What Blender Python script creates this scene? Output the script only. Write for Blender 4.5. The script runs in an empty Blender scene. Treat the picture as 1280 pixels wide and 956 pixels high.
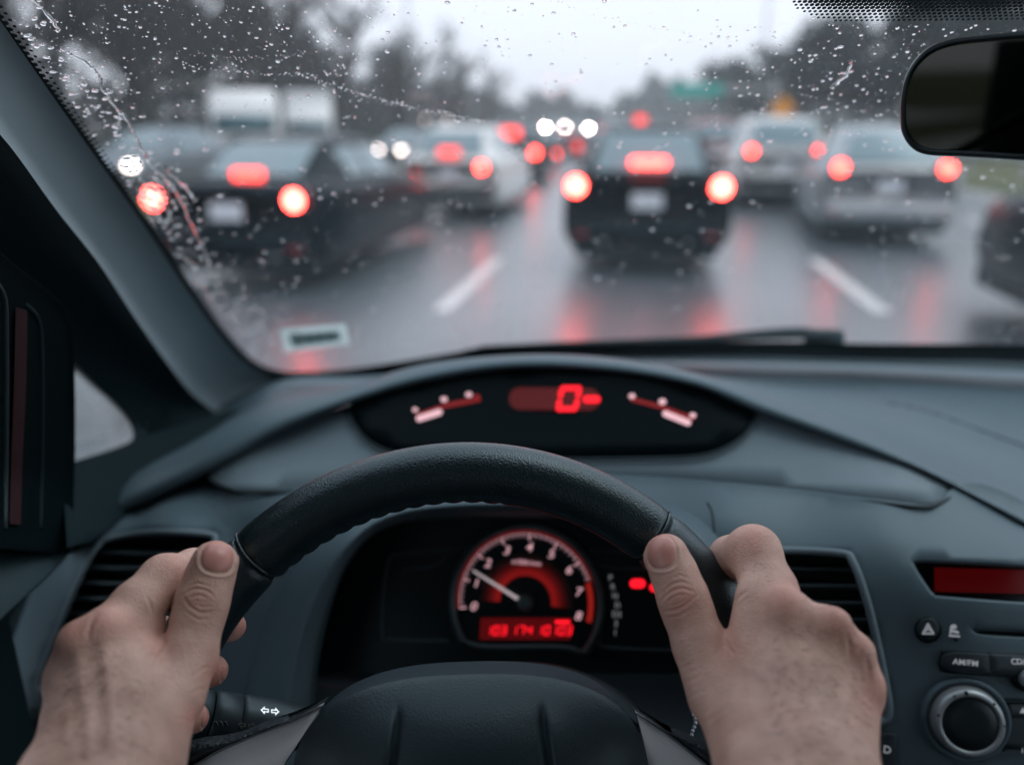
import bpy, math, random
import numpy as np
from mathutils import Vector, Matrix
from mathutils.geometry import delaunay_2d_cdt
random.seed(7); RNG = np.random.default_rng(7)
SC = bpy.context.scene; COL = SC.collection

# ---------------------------------------------------------------- camera
FPX = 1000.0; HOR = 160.0; VPX = 805.0
th = math.atan((478 - HOR) / FPX); ps = math.atan((VPX - 640) / FPX * math.cos(th))
CAM = np.array([0.12, 0.0, 1.30])
CR = np.array([math.cos(ps), math.sin(ps), 0.0])
CF = np.array([-math.sin(ps) * math.cos(th), math.cos(ps) * math.cos(th), -math.sin(th)])
CU = np.cross(CR, CF)
cd = bpy.data.cameras.new('camera'); cam = bpy.data.objects.new('camera', cd); COL.objects.link(cam)
Mx = Matrix.Identity(4)
for i in range(3):
    Mx[i][0] = CR[i]; Mx[i][1] = CU[i]; Mx[i][2] = -CF[i]; Mx[i][3] = CAM[i]
cam.matrix_world = Mx
cd.sensor_width = 36.0; cd.lens = 36.0 * FPX / 1280.0
cd.clip_start = 0.02; cd.clip_end = 3000
cd.dof.use_dof = True; cd.dof.focus_distance = 0.452; cd.dof.aperture_fstop = 2.75
SC.camera = cam

# ---------------------------------------------------------------- world, sun, exposure
SUN_EL, SUN_ROT = math.radians(58), math.radians(70)
w = bpy.data.worlds.new("World"); SC.world = w; w.use_nodes = True
nt = w.node_tree; nt.nodes.clear()
sky = nt.nodes.new('ShaderNodeTexSky'); sky.sky_type = 'NISHITA'; sky.sun_disc = False
sky.sun_elevation = SUN_EL; sky.sun_rotation = SUN_ROT; sky.air_density = 1.0; sky.dust_density = 4.0
tc = nt.nodes.new('ShaderNodeTexCoord')
nz = nt.nodes.new('ShaderNodeTexNoise'); nz.inputs['Scale'].default_value = 2.2; nz.inputs['Detail'].default_value = 4
nt.links.new(tc.outputs['Generated'], nz.inputs['Vector'])
cl = nt.nodes.new('ShaderNodeValToRGB')
cl.color_ramp.elements[0].position = 0.3; cl.color_ramp.elements[0].color = (5.6, 5.75, 6.35, 1)
cl.color_ramp.elements[1].position = 0.7; cl.color_ramp.elements[1].color = (6.2, 6.25, 6.85, 1)
nt.links.new(nz.outputs['Fac'], cl.inputs['Fac'])
mixw = nt.nodes.new('ShaderNodeMix'); mixw.data_type = 'RGBA'; mixw.inputs[0].default_value = 0.92
nt.links.new(sky.outputs[0], mixw.inputs[6]); nt.links.new(cl.outputs[0], mixw.inputs[7])
bg = nt.nodes.new('ShaderNodeBackground'); bg.inputs['Strength'].default_value = 0.1
wo = nt.nodes.new('ShaderNodeOutputWorld')
nt.links.new(mixw.outputs[2], bg.inputs['Color']); nt.links.new(bg.outputs[0], wo.inputs['Surface'])
sl = bpy.data.lights.new('sun', 'SUN'); sl.energy = 0.5; sl.angle = math.radians(40); sl.color = (1, 0.97, 0.94)
so = bpy.data.objects.new('sun', sl); COL.objects.link(so)
sd = Vector((math.sin(SUN_ROT) * math.cos(SUN_EL), math.cos(SUN_ROT) * math.cos(SUN_EL), math.sin(SUN_EL)))
so.rotation_euler = sd.to_track_quat('Z', 'Y').to_euler(); so.location = (0, 0, 30)
SC.view_settings.view_transform = 'Standard'; SC.view_settings.look = 'None'
SC.view_settings.exposure = 1.06; SC.view_settings.gamma = 1.0; SC.view_settings.use_curve_mapping = False
SC.cycles.use_denoising = True
SC.cycles.max_bounces = 10; SC.cycles.volume_bounces = 2; SC.cycles.transparent_max_bounces = 16; SC.cycles.transmission_bounces = 8
SC.cycles.glossy_bounces = 4; SC.cycles.diffuse_bounces = 4
SC.cycles.sample_clamp_indirect = 6.0; SC.cycles.caustics_refractive = False

# ---------------------------------------------------------------- projection helpers (photo pixels 1280x956 -> world metres)
def ray(x, y):
    return CR * (x - 640) / FPX + CU * (478 - y) / FPX + CF
def PY(x, y, Y):
    d = ray(x, y); return CAM + d * (Y / d[1])
def PD(x, y, D): return CAM + ray(x, y) * D
def pix(p):
    d = np.asarray(p, float) - CAM; z = d @ CF
    return np.stack([640 + FPX * (d @ CR) / z, 478 - FPX * (d @ CU) / z, z], -1)
def unit(v): v = np.asarray(v, float); return v / np.linalg.norm(v)
class Plane:
    def __init__(s, p, n):
        s.p = np.asarray(p, float); s.n = unit(n)
        s.r = unit(np.cross([0, 0, 1], s.n)) ; s.u = np.cross(s.n, s.r)
    def __call__(s, x, y, off=0.0):
        d = ray(x, y); t = ((s.p + s.n * off - CAM) @ s.n) / (d @ s.n); return CAM + d * t
    def Y(s, x, y): return s(x, y)[1]

# ---------------------------------------------------------------- scene graph helpers
def link(o, parent=None):
    COL.objects.link(o)
    if parent is not None: o.parent = parent
    return o
def tag(o, label=None, cat=None, group=None, kind=None):
    if label: o['label'] = label
    if cat: o['category'] = cat
    if group: o['group'] = group
    if kind: o['kind'] = kind
    return o
def empty(name, loc=(0, 0, 0), label=None, cat=None, group=None, rz=0.0, kind=None):
    o = bpy.data.objects.new(name, None); o.empty_display_size = 0.05; link(o)
    o.location = loc; o.rotation_euler = (0, 0, rz)
    return tag(o, label, cat, group, kind)
def mesh(name, V, Fc, mat, parent=None, smooth=True, local=False, mats=None, midx=None):
    """V are world coordinates unless local=True; parents sit at translations only"""
    V = np.asarray(V, float)
    if parent is not None and not local:
        off = np.zeros(3); q = parent
        while q is not None: off += np.array(q.location); q = q.parent
        V = V - off
    me = bpy.data.meshes.new(name); me.from_pydata([tuple(v) for v in V], [], [tuple(int(i) for i in f) for f in Fc])
    if mats:
        for m in mats: me.materials.append(m)
        me.polygons.foreach_set('material_index', midx)
    else: me.materials.append(mat)
    if smooth: me.polygons.foreach_set('use_smooth', [True] * len(me.polygons))
    me.update()
    return link(bpy.data.objects.new(name, me), parent)
def copy_tree(o, parent=None):
    c = o.copy(); link(c, parent)
    for ch in [x for x in o.children]: copy_tree(ch, c)
    return c
class MB:
    def __init__(s): s.V = []; s.F = []; s.M = []
    def add(s, V, Fc, m=0):
        b = len(s.V); s.V += [tuple(map(float, v)) for v in V]; s.F += [tuple(int(i) + b for i in f) for f in Fc]; s.M += [m] * len(Fc)
    def build(s, name, mat, parent=None, smooth=True, local=False):
        if isinstance(mat, (list, tuple)): return mesh(name, s.V, s.F, None, parent, smooth, local, mat, s.M)
        return mesh(name, s.V, s.F, mat, parent, smooth, local)

def catmull(P, n=8, closed=False):
    P = np.asarray(P, float); m = len(P); out = []
    segs = m if closed else m - 1
    for i in range(segs):
        if closed: a, b, c, d = P[(i - 1) % m], P[i], P[(i + 1) % m], P[(i + 2) % m]
        else: a, b, c, d = P[max(i - 1, 0)], P[i], P[i + 1], P[min(i + 2, m - 1)]
        for k in range(n):
            t = k / n
            out.append(0.5 * ((2 * b) + (c - a) * t + (2 * a - 5 * b + 4 * c - d) * t * t + (3 * b - a - 3 * c + d) * t ** 3))
    if not closed: out.append(P[-1])
    return np.array(out)
def resample(P, n, closed=False):
    P = np.asarray(P, float)
    Q = np.vstack([P, P[:1]]) if closed else P
    s = np.r_[0, np.cumsum(np.linalg.norm(np.diff(Q, axis=0), axis=1))]
    t = np.linspace(0, s[-1], n + 1)[:-1] if closed else np.linspace(0, s[-1], n)
    return np.stack([np.interp(t, s, Q[:, k]) for k in range(Q.shape[1])], 1)
def grid_faces(nr, nc, close_c=False, close_r=False):
    F = []
    for i in range(nr if close_r else nr - 1):
        for j in range(nc if close_c else nc - 1):
            a = i * nc + j; b = i * nc + (j + 1) % nc; c = ((i + 1) % nr) * nc + (j + 1) % nc; d = ((i + 1) % nr) * nc + j
            F.append((a, b, c, d))
    return F
def loft(rows, close_c=False, close_r=False):
    n = len(rows[0]); return np.concatenate([np.asarray(r, float) for r in rows]), grid_faces(len(rows), n, close_c, close_r)
def tube(path, r, n=8, closed=False, caps=True, up=None, flat=1.0):
    P = np.asarray(path, float); m = len(P); R = np.broadcast_to(np.asarray(r, float), (m,))
    T = np.zeros_like(P)
    for i in range(m):
        a = P[(i + 1) % m] if (closed or i < m - 1) else P[i]; b = P[(i - 1) % m] if (closed or i > 0) else P[i]
        T[i] = unit(a - b)
    N = np.array(up if up is not None else ([0, 0, 1] if abs(T[0][2]) < .9 else [0, 1, 0]), float)
    V = []
    for i in range(m):
        if up is not None: N = np.array(up, float)
        N = N - T[i] * (N @ T[i]); N = unit(N); B = np.cross(T[i], N)
        for k in range(n):
            a = 2 * math.pi * k / n; V.append(P[i] + R[i] * (math.cos(a) * N * flat + math.sin(a) * B))
    F = grid_faces(m, n, True, closed)
    if caps and not closed:
        F.append(tuple(range(n))[::-1]); F.append(tuple(range((m - 1) * n, m * n)))
    return np.array(V), F
def box(c, s, R=None):
    c = np.asarray(c, float); h = np.asarray(s, float) / 2
    V = np.array([[x, y, z] for x in (-1, 1) for y in (-1, 1) for z in (-1, 1)], float) * h
    if R is not None: V = V @ np.asarray(R).T
    return V + c, [(0, 1, 3, 2), (4, 6, 7, 5), (0, 4, 5, 1), (2, 3, 7, 6), (0, 2, 6, 4), (1, 5, 7, 3)]
def rbox(c, s, r, R=None, seg=3):
    """rounded box: superellipse rings"""
    c = np.asarray(c, float); hx, hy, hz = np.asarray(s, float) / 2; r = min(r, hx * .98, hy * .98, hz * .98)
    ring = []
    for cx, cy, a0 in ((hx - r, hy - r, 0), (-hx + r, hy - r, 90), (-hx + r, -hy + r, 180), (hx - r, -hy + r, 270)):
        for k in range(seg + 1):
            ring.append((cx, cy, math.radians(a0 + 90 * k / seg)))
    prof = [(-hz, r)] if False else [(-hz + r - r * math.cos(math.pi / 2 * k / seg), r * math.sin(math.pi / 2 * k / seg)) for k in range(seg + 1)]
    prof += [(-z, q) for z, q in prof[::-1]]
    V = []
    for z, q in prof:
        for cx, cy, a in ring: V.append((cx + q * math.cos(a), cy + q * math.sin(a), z))
    n = len(ring); V = np.array(V); F = grid_faces(len(prof), n, True)
    F.append(tuple(range(n))[::-1]); F.append(tuple(range((len(prof) - 1) * n, len(prof) * n)))
    if R is not None: V = V @ np.asarray(R).T
    return V + c, F
def lathe(prof, c, axis, n=48, ref=None):
    """prof list of (radius, height along axis)"""
    ax = unit(axis); r0 = np.array(ref if ref is not None else [1, 0, 0], float); r0 = unit(r0 - ax * (r0 @ ax)); r1 = np.cross(ax, r0)
    V = []
    for (r, h) in prof:
        for k in range(n):
            a = 2 * math.pi * k / n; V.append(np.asarray(c) + ax * h + r * (math.cos(a) * r0 + math.sin(a) * r1))
    return np.array(V), grid_faces(len(prof), n, True)
def inside(poly, P):
    poly = np.asarray(poly); P = np.asarray(P); x, y = P[:, 0], P[:, 1]; c = np.zeros(len(P), bool)
    j = len(poly) - 1
    for i in range(len(poly)):
        xi, yi = poly[i]; xj, yj = poly[j]
        if yi != yj:
            m = ((yi > y) != (yj > y)) & (x < (xj - xi) * (y - yi) / (yj - yi) + xi); c ^= m
        j = i
    return c
def dist_poly(poly, P):
    A = np.asarray(poly); B = np.roll(A, -1, 0); d = np.full(len(P), 1e9)
    for a, b in zip(A, B):
        ab = b - a; t = np.clip(((P - a) @ ab) / max(ab @ ab, 1e-9), 0, 1); d = np.minimum(d, np.linalg.norm(P - (a + t[:, None] * ab), axis=1))
    return d
def panel(name, outline, surf, mat, parent, holes=(), step=14, bev=3.0, dev=.002, thick=.006, rough=True, sm=0, skirt=True, hbev=None):
    """a moulded panel: outline and holes in photo pixels, surf(x, y) -> 3-D point on its face; the rim is rolled back and given depth"""
    loops = [np.asarray(outline, float)] + [np.asarray(h, float) for h in holes]
    if sm: loops = [catmull(l, sm, True) for l in loops]
    o = loops[0]; x0, y0 = o.min(0); x1, y1 = o.max(0)
    gx, gy = np.meshgrid(np.arange(x0 + step / 2, x1, step), np.arange(y0 + step / 2, y1, step)); G = np.stack([gx.ravel(), gy.ravel()], 1)
    keep = inside(o, G)
    for h in loops[1:]: keep &= ~inside(h, G)
    G = G[keep]
    for l in loops: 
        if len(G): G = G[dist_poly(l, G) > step * .4]
    pts = []; edges = []
    for l in loops:
        b = len(pts); pts += [tuple(p) for p in l]; edges += [(b + i, b + (i + 1) % len(l)) for i in range(len(l))]
    nb = len(pts); pts += [tuple(p) for p in G]
    r = delaunay_2d_cdt([Vector(p) for p in pts], edges, [], 0, 1e-4)
    P2 = np.array([tuple(v) for v in r[0]]); T = [tuple(f) for f in r[2]]
    cen = np.array([P2[list(f)].mean(0) for f in T]); ok = inside(o, cen)
    for h in loops[1:]: ok &= ~inside(h, cen)
    T = [f for f, k in zip(T, ok) if k]
    V = [surf(*p) for p in P2]
    orig = {}
    for i, l in enumerate(r[3]):
        for k in l: orig[k] = i
    mb = MB(); 
    # camera-facing winding
    F = []
    for f in T:
        a, b, c = P2[f[0]], P2[f[1]], P2[f[2]]
        s = (b[0] - a[0]) * (c[1] - a[1]) - (b[1] - a[1]) * (c[0] - a[0]); F.append(f if s < 0 else f[::-1])
    if skirt:
        base = 0
        for li, l in enumerate(loops):
            n = len(l); ids = [orig.get(base + i, base + i) for i in range(n)]; base += n
            area = 0.5 * np.sum(l[:, 0] * np.roll(l[:, 1], -1) - np.roll(l[:, 0], -1) * l[:, 1])
            tg = np.roll(l, -1, 0) - np.roll(l, 1, 0); tg /= np.maximum(np.linalg.norm(tg, axis=1, keepdims=True), 1e-9)
            nrm = np.stack([tg[:, 1], -tg[:, 0]], 1) * (1 if area > 0 else -1) * (1 if li == 0 else -1)
            b_ = bev if (li == 0 or hbev is None) else hbev
            prev = ids; S3 = [np.asarray(surf(*p)) for p in l]
            for k in range(1, 5):
                if k < 4: ph = math.pi / 2 * k / 3; q = l + nrm * b_ * math.sin(ph); dd = dev * (1 - math.cos(ph))
                else: q = l + nrm * b_; dd = thick + dev
                cur = []
                for i in range(n):
                    d = ray(*q[i]); dist = (S3[i] - CAM)[1] + dd; cur.append(len(V)); V.append(CAM + d * (dist / d[1]))
                for i in range(n):
                    j = (i + 1) % n; f = (prev[i], prev[j], cur[j], cur[i])
                    F.append(f if ((area > 0) == (li == 0)) else f[::-1])
                prev = cur
    return mesh(name, V, F, mat, parent)
SQ = .91   # depth of the fascia relative to the first survey
def tps(ctrl):
    """thin-plate surface: Y (forward distance) over photo pixels from control points (x, y, Y)"""
    c = np.array(ctrl, float); c[:, 2] *= SQ; X = c[:, :2] / 300.0; n = len(X)
    def U(r2): return 0.5 * r2 * np.log(np.maximum(r2, 1e-12))
    K = U(((X[:, None] - X[None]) ** 2).sum(-1)) + np.eye(n) * 1e-4; P = np.hstack([np.ones((n, 1)), X])
    A = np.block([[K, P], [P.T, np.zeros((3, 3))]]); s = np.linalg.solve(A, np.r_[c[:, 2], 0, 0, 0])
    def f(x, y, off=0.0):
        q = np.array([x, y]) / 300.0; v = U(((X - q) ** 2).sum(-1)) @ s[:n] + s[n] + s[n + 1] * q[0] + s[n + 2] * q[1]
        return PY(x, y, v + off)
    return f

# ---------------------------------------------------------------- materials
MAT = {}
def nodes(name):
    m = bpy.data.materials.new(name); m.use_nodes = True; nt = m.node_tree
    return m, nt, nt.nodes['Principled BSDF']
def N(nt, t, **kw):
    n = nt.nodes.new(t)
    for k, v in kw.items():
        if k in n.inputs: n.inputs[k].default_value = v
        else: setattr(n, k, v)
    return n
def coord(nt, scale=1.0, kind='Object'):
    t = N(nt, 'ShaderNodeTexCoord'); mp = N(nt, 'ShaderNodeMapping'); mp.inputs['Scale'].default_value = (scale,) * 3 if not isinstance(scale, tuple) else scale
    nt.links.new(t.outputs[kind], mp.inputs['Vector']); return mp.outputs[0]
def plastic(name, col, rough=.5, grain=900.0, bump=.15, var=.12, spec=.5, metal=0.0, coat=0.0, dust=0.0, kind='noise', dist=.0003):
    if name in MAT: return MAT[name]
    m, nt, b = nodes(name); v = coord(nt, 1.0)
    n1 = N(nt, 'ShaderNodeTexNoise', Scale=14.0, Detail=5.0, Roughness=.6); nt.links.new(v, n1.inputs['Vector'])
    mx = N(nt, 'ShaderNodeMix', data_type='RGBA'); mx.inputs[6].default_value = (*[c * (1 - var) for c in col], 1); mx.inputs[7].default_value = (*[min(1, c * (1 + var)) for c in col], 1)
    nt.links.new(n1.outputs['Fac'], mx.inputs[0]); out = mx.outputs[2]
    if dust:
        n3 = N(nt, 'ShaderNodeTexNoise', Scale=1500.0, Detail=1.0); nt.links.new(v, n3.inputs['Vector'])
        rp = N(nt, 'ShaderNodeMapRange'); rp.inputs['From Min'].default_value = .7; rp.inputs['From Max'].default_value = .8; rp.inputs['To Max'].default_value = dust
        nt.links.new(n3.outputs['Fac'], rp.inputs['Value'])
        m2 = N(nt, 'ShaderNodeMix', data_type='RGBA'); m2.inputs[7].default_value = (.35, .37, .38, 1); nt.links.new(out, m2.inputs[6]); nt.links.new(rp.outputs[0], m2.inputs[0]); out = m2.outputs[2]
    nt.links.new(out, b.inputs['Base Color'])
    rr = N(nt, 'ShaderNodeMapRange'); rr.inputs['To Min'].default_value = max(0, rough - .07); rr.inputs['To Max'].default_value = min(1, rough + .09)
    nt.links.new(n1.outputs['Fac'], rr.inputs['Value']); nt.links.new(rr.outputs[0], b.inputs['Roughness'])
    b.inputs['Metallic'].default_value = metal; b.inputs['Specular IOR Level'].default_value = spec; b.inputs['Coat Weight'].default_value = coat; b.inputs['Specular Tint'].default_value = (.70, .93, 1.0, 1)
    if bump:
        if kind == 'leather':
            t = N(nt, 'ShaderNodeTexVoronoi', Scale=grain, feature='SMOOTH_F1'); 
            wn = N(nt, 'ShaderNodeTexNoise', Scale=grain * .5, Detail=3.0); nt.links.new(v, wn.inputs['Vector'])
            va = N(nt, 'ShaderNodeVectorMath', operation='SCALE'); va.inputs['Scale'].default_value = .6 / grain * 2; nt.links.new(wn.outputs['Color'], va.inputs[0])
            vb = N(nt, 'ShaderNodeVectorMath', operation='ADD'); nt.links.new(v, vb.inputs[0]); nt.links.new(va.outputs[0], vb.inputs[1]); nt.links.new(vb.outputs[0], t.inputs['Vector'])
            h = t.outputs['Distance']
        else:
            t = N(nt, 'ShaderNodeTexNoise', Scale=grain, Detail=2.0); nt.links.new(v, t.inputs['Vector']); h = t.outputs['Fac']
        bp = N(nt, 'ShaderNodeBump', Strength=bump, Distance=dist); nt.links.new(h, bp.inputs['Height']); nt.links.new(bp.outputs[0], b.inputs['Normal'])
    MAT[name] = m; return m
def emit(name, col, s, base=(.02, .02, .02)):
    if name in MAT: return MAT[name]
    m, nt, b = nodes(name); b.inputs['Base Color'].default_value = (*base, 1); b.inputs['Emission Color'].default_value = (*col, 1); b.inputs['Emission Strength'].default_value = s; b.inputs['Roughness'].default_value = .4; b.inputs['Specular IOR Level'].default_value = .08
    MAT[name] = m; return m
def clear_glass(name, tint=(.93, .96, .96), ior=1.5, dirt=0.0):
    m = bpy.data.materials.new(name); m.use_nodes = True; nt = m.node_tree; nt.nodes.clear()
    tr = N(nt, 'ShaderNodeBsdfTransparent'); tr.inputs['Color'].default_value = (*tint, 1)
    gl = N(nt, 'ShaderNodeBsdfGlossy'); gl.inputs['Roughness'].default_value = .01; gl.inputs['Color'].default_value = (1, 1, 1, 1)
    fr = N(nt, 'ShaderNodeFresnel', IOR=ior); mx = N(nt, 'ShaderNodeMixShader'); o = N(nt, 'ShaderNodeOutputMaterial')
    nt.links.new(fr.outputs[0], mx.inputs[0]); nt.links.new(tr.outputs[0], mx.inputs[1]); nt.links.new(gl.outputs[0], mx.inputs[2]); last = mx.outputs[0]
    if dirt:
        n1 = N(nt, 'ShaderNodeTexNoise', Scale=9.0, Detail=6.0); nt.links.new(coord(nt), n1.inputs['Vector'])
        mr = N(nt, 'ShaderNodeMapRange'); mr.inputs['From Min'].default_value = .3; mr.inputs['From Max'].default_value = .8; mr.inputs['To Max'].default_value = dirt; nt.links.new(n1.outputs['Fac'], mr.inputs['Value'])
        df = N(nt, 'ShaderNodeBsdfTranslucent'); df.inputs['Color'].default_value = (.8, .85, .86, 1); m2 = N(nt, 'ShaderNodeMixShader')
        nt.links.new(mr.outputs[0], m2.inputs[0]); nt.links.new(last, m2.inputs[1]); nt.links.new(df.outputs[0], m2.inputs[2]); last = m2.outputs[0]
    nt.links.new(last, o.inputs['Surface']); MAT[name] = m; return m
def water_mat():
    m, nt, b = nodes('water'); b.inputs['Base Color'].default_value = (1, 1, 1, 1); b.inputs['Roughness'].default_value = 0; b.inputs['IOR'].default_value = 1.33; b.inputs['Transmission Weight'].default_value = 1
    MAT['water'] = m; return m
# interior palette (cool grey plastics)
DASH = plastic('dash_plastic', (.060, .098, .118), .5, 1100, .5, .09, dist=.0004)
DASH2 = plastic('dash_panel', (.105, .150, .174), .5, 2200, .12, .04)
DARK = plastic('dark_plastic', (.005, .015, .019), .5, 1400, .15, .1)
PILLAR = plastic('pillar_cloth', (.20, .255, .28), .85, 2600, .3, .06)
PILLARD = plastic('pillar_shaded', (.0035, .012, .015), .8, 2000, .3, .08, spec=.2)  # near-black copy of the pillar colour, with the shade put into it
BLACK = plastic('black_gloss', (.0010, .0035, .0045), .28, 500, 0, .05, spec=.06)
FACE = plastic('cluster_face', (.002, .0065, .008), .45, 900, 0, .05, spec=.3)
RUB = plastic('rubber', (.004, .010, .012), .7, 700, .2, .1)
LEA = plastic('leather', (.003, .010, .014), .34, 1100, .8, .12, spec=1.0, kind='leather', dist=.0003, dust=.06)
LEA2 = plastic('leather_hub', (.020, .036, .045), .46, 900, .4, .08, kind='leather', dist=.0004, dust=.12)
LEA3 = plastic('leather_smooth', (.004, .011, .016), .30, 1700, .6, .12, spec=1.0, kind='leather', dist=.0004)
SILV = plastic('silver_trim', (.74, .80, .83), .5, 2500, .05, .04)
KNOB = plastic('knob_silver', (.28, .33, .35), .38, 2500, .05, .04, metal=.5)
WMARK = emit('white_marking', (.8, .85, .9), .08, (.5, .55, .58))
DIMMARK = plastic('dim_marking', (.12, .13, .12), .6, 900, 0, .05)
PINK = emit('lit_pink', (1.0, .55, .62), .32, (.4, .3, .3))
RED = emit('lit_red', (1.0, .008, .02), .8)
REDD = emit('lit_red_dim', (.9, .012, .02), .04)
REDM = emit('lit_red_mid', (1.0, .02, .025), .10)
water_mat()
# ================================================================ OWN CAR: dashboard
def plane_frame(pl, x, y, rot=0.0, off=0.0):
    o = pl(x, y, off); a = math.radians(rot)
    r = pl.r * math.cos(a) + pl.u * math.sin(a); u = -pl.r * math.sin(a) + pl.u * math.cos(a); return o, r, u, pl.n
def flat_shape(pl, polys, off, thick=.0006):
    """raised flat shapes: polygons in photo pixels on plane pl"""
    V = []; F = []
    for P in polys:
        b = len(V); n = len(P)
        V += [pl(x, y, off) for x, y in P] + [pl(x, y, off - thick) for x, y in P]
        ar = sum(P[i][0] * P[(i + 1) % n][1] - P[(i + 1) % n][0] * P[i][1] for i in range(n))
        f = tuple(range(b, b + n)); F.append(f[::-1] if ar > 0 else f)
        for i in range(n): F.append((b + i, b + (i + 1) % n, b + n + (i + 1) % n, b + n + i))
    return V, F
FONT_CACHE = {}
def text_obj(name, txt, pl, x, y, size_px, mat, parent, off=.0008, rot=0, shear=0.0, wscale=1.0, bold=0.0):
    o, r, u, n = plane_frame(pl, x, y, rot, off); s = size_px / FPX * ((o - CAM) @ CF)
    cu = bpy.data.curves.new('t', 'FONT'); cu.body = txt; cu.align_x = 'CENTER'; cu.align_y = 'CENTER'; cu.size = 1.0; cu.extrude = .02; cu.shear = shear; cu.offset = bold; cu.resolution_u = 3
    to = bpy.data.objects.new('t', cu); COL.objects.link(to); dg = bpy.context.evaluated_depsgraph_get(); me = to.evaluated_get(dg).to_mesh()
    V = np.array([v.co[:] for v in me.vertices]); F = [tuple(p.vertices) for p in me.polygons]; to.evaluated_get(dg).to_mesh_clear(); bpy.data.objects.remove(to); bpy.data.curves.remove(cu)
    W = o + (V[:, :1] * s * wscale) * r + (V[:, 1:2] * s) * u + (V[:, 2:3] * s) * n
    return mesh(name, W, F, mat, parent, smooth=False)
def seg7(ch, cx, cy, w, h, slant=.15):
    on = {'0': 'abcdef', '1': 'bc', '2': 'abged', '3': 'abgcd', '4': 'fgbc', '5': 'afgcd', '6': 'afgedc', '7': 'abc', '8': 'abcdefg', '9': 'abcdfg', '-': 'g'}[ch]
    t = w * .22; P = []
    S = {'a': ((-1, -1), (1, -1)), 'g': ((-1, 0), (1, 0)), 'd': ((-1, 1), (1, 1)), 'f': ((-1, -1), (-1, 0)), 'b': ((1, -1), (1, 0)), 'e': ((-1, 0), (-1, 1)), 'c': ((1, 0), (1, 1))}
    for k in on:
        (ax, ay), (bx, by) = S[k]
        ax, bx = ax * (w / 2 - t / 2), bx * (w / 2 - t / 2); ay, by = ay * (h / 2 - t / 2), by * (h / 2 - t / 2)
        if ay == by: q = [(ax, ay - t / 2), (bx, by - t / 2), (bx + t / 2, by), (bx, by + t / 2), (ax, ay + t / 2), (ax - t / 2, ay)]
        else: q = [(ax, ay), (ax + t / 2, ay + t / 2), (ax + t / 2, by - t / 2), (bx, by), (ax - t / 2, by - t / 2), (ax - t / 2, ay + t / 2)]
        P.append([(cx + x - slant * y, cy + y) for x, y in q])
    return P

dash = empty('dashboard', PY(690, 800, .7), 'dark grey moulded car dashboard with a red lit display hood, round tachometer and side vents', 'dashboard')

# --- upper cowl: deck, hood crest and lip, lofted from the windscreen base towards the driver
def prow(pts, n=90, q=1.0): return resample(catmull([PY(p[0], p[1], p[2] * q) for p in pts], 8), n)
r_base = prow([(60, 560, .80), (240, 520, .86), (345, 474, .96), (450, 466, 1.02), (640, 452, 1.10), (805, 452, 1.13), (1000, 454, 1.14), (1280, 464, 1.12), (1500, 476, 1.06), (1750, 500, .98)])
r_deck = prow([(80, 590, .76), (240, 545, .80), (345, 484, .88), (450, 474, .95), (640, 458, 1.02), (805, 461, 1.04), (1000, 477, 1.02), (1280, 487, 1.00), (1500, 500, .96), (1750, 530, .88)])
r_step = prow([(80, 591, .757), (240, 546, .797), (345, 486, .877), (450, 476, .945), (640, 459, 1.015), (805, 463, 1.03), (1000, 480, 1.01), (1280, 490, .99), (1500, 503, .95), (1750, 533, .87)])
r_mid = prow([(90, 610, .70), (240, 556, .73), (350, 496, .81), (450, 483, .87), (640, 452, .90), (790, 454, .91), (1000, 500, .90), (1200, 545, .87), (1400, 600, .84), (1700, 700, .78)], q=.95)
r_c0 = prow([(100, 625, .655), (215, 570, .69), (320, 512, .735), (420, 489, .765), (520, 457, .79), (640, 443.5, .80), (760, 446.5, .80), (870, 466, .785), (980, 502, .77), (1130, 556, .75), (1300, 628, .73), (1600, 760, .68)], q=SQ)
r_c1 = prow([(104, 634, .635), (225, 575, .66), (330, 519, .705), (430, 489, .735), (520, 462, .755), (640, 445, .765), (760, 449, .765), (870, 468, .75), (975, 505, .735), (1120, 558, .715), (1290, 636, .69), (1600, 780, .63)], q=SQ)
r_c2 = prow([(108, 643, .618), (235, 582, .645), (335, 529, .685), (435, 494, .715), (525, 467, .738), (640, 450, .745), (760, 454, .745), (870, 473, .73), (968, 508, .715), (1110, 562, .695), (1262, 638, .67), (1600, 800, .60)], q=SQ)
r_c3 = prow([(112, 652, .61), (248, 591, .64), (342, 538, .675), (438, 500, .705), (530, 473, .728), (640, 457, .735), (760, 461, .735), (870, 480, .72), (952, 513, .705), (1098, 566, .685), (1215, 618, .66), (1600, 830, .58)], q=SQ)
r_c4 = prow([(116, 658, .62), (258, 592, .655), (345, 543, .69), (440, 504, .72), (533, 478, .74), (640, 461.5, .75), (760, 465.5, .75), (868, 484, .735), (945, 516, .72), (1090, 567, .70), (1200, 612, .675), (1600, 850, .59)], q=SQ)
r_c5 = prow([(116, 652, .66), (262, 586, .70), (345, 538, .74), (440, 499, .77), (533, 473, .79), (640, 457, .80), (760, 461, .80), (868, 480, .785), (945, 512, .77), (1090, 563, .75), (1200, 608, .725), (1600, 845, .64)], q=SQ)
V, F = loft([r_base, r_deck, r_step, r_mid, r_c0, r_c1, r_c2, r_c3, r_c4, r_c5])
cowl = mesh('upper_cowl', V, [f[::-1] for f in F], DASH, dash)
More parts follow.
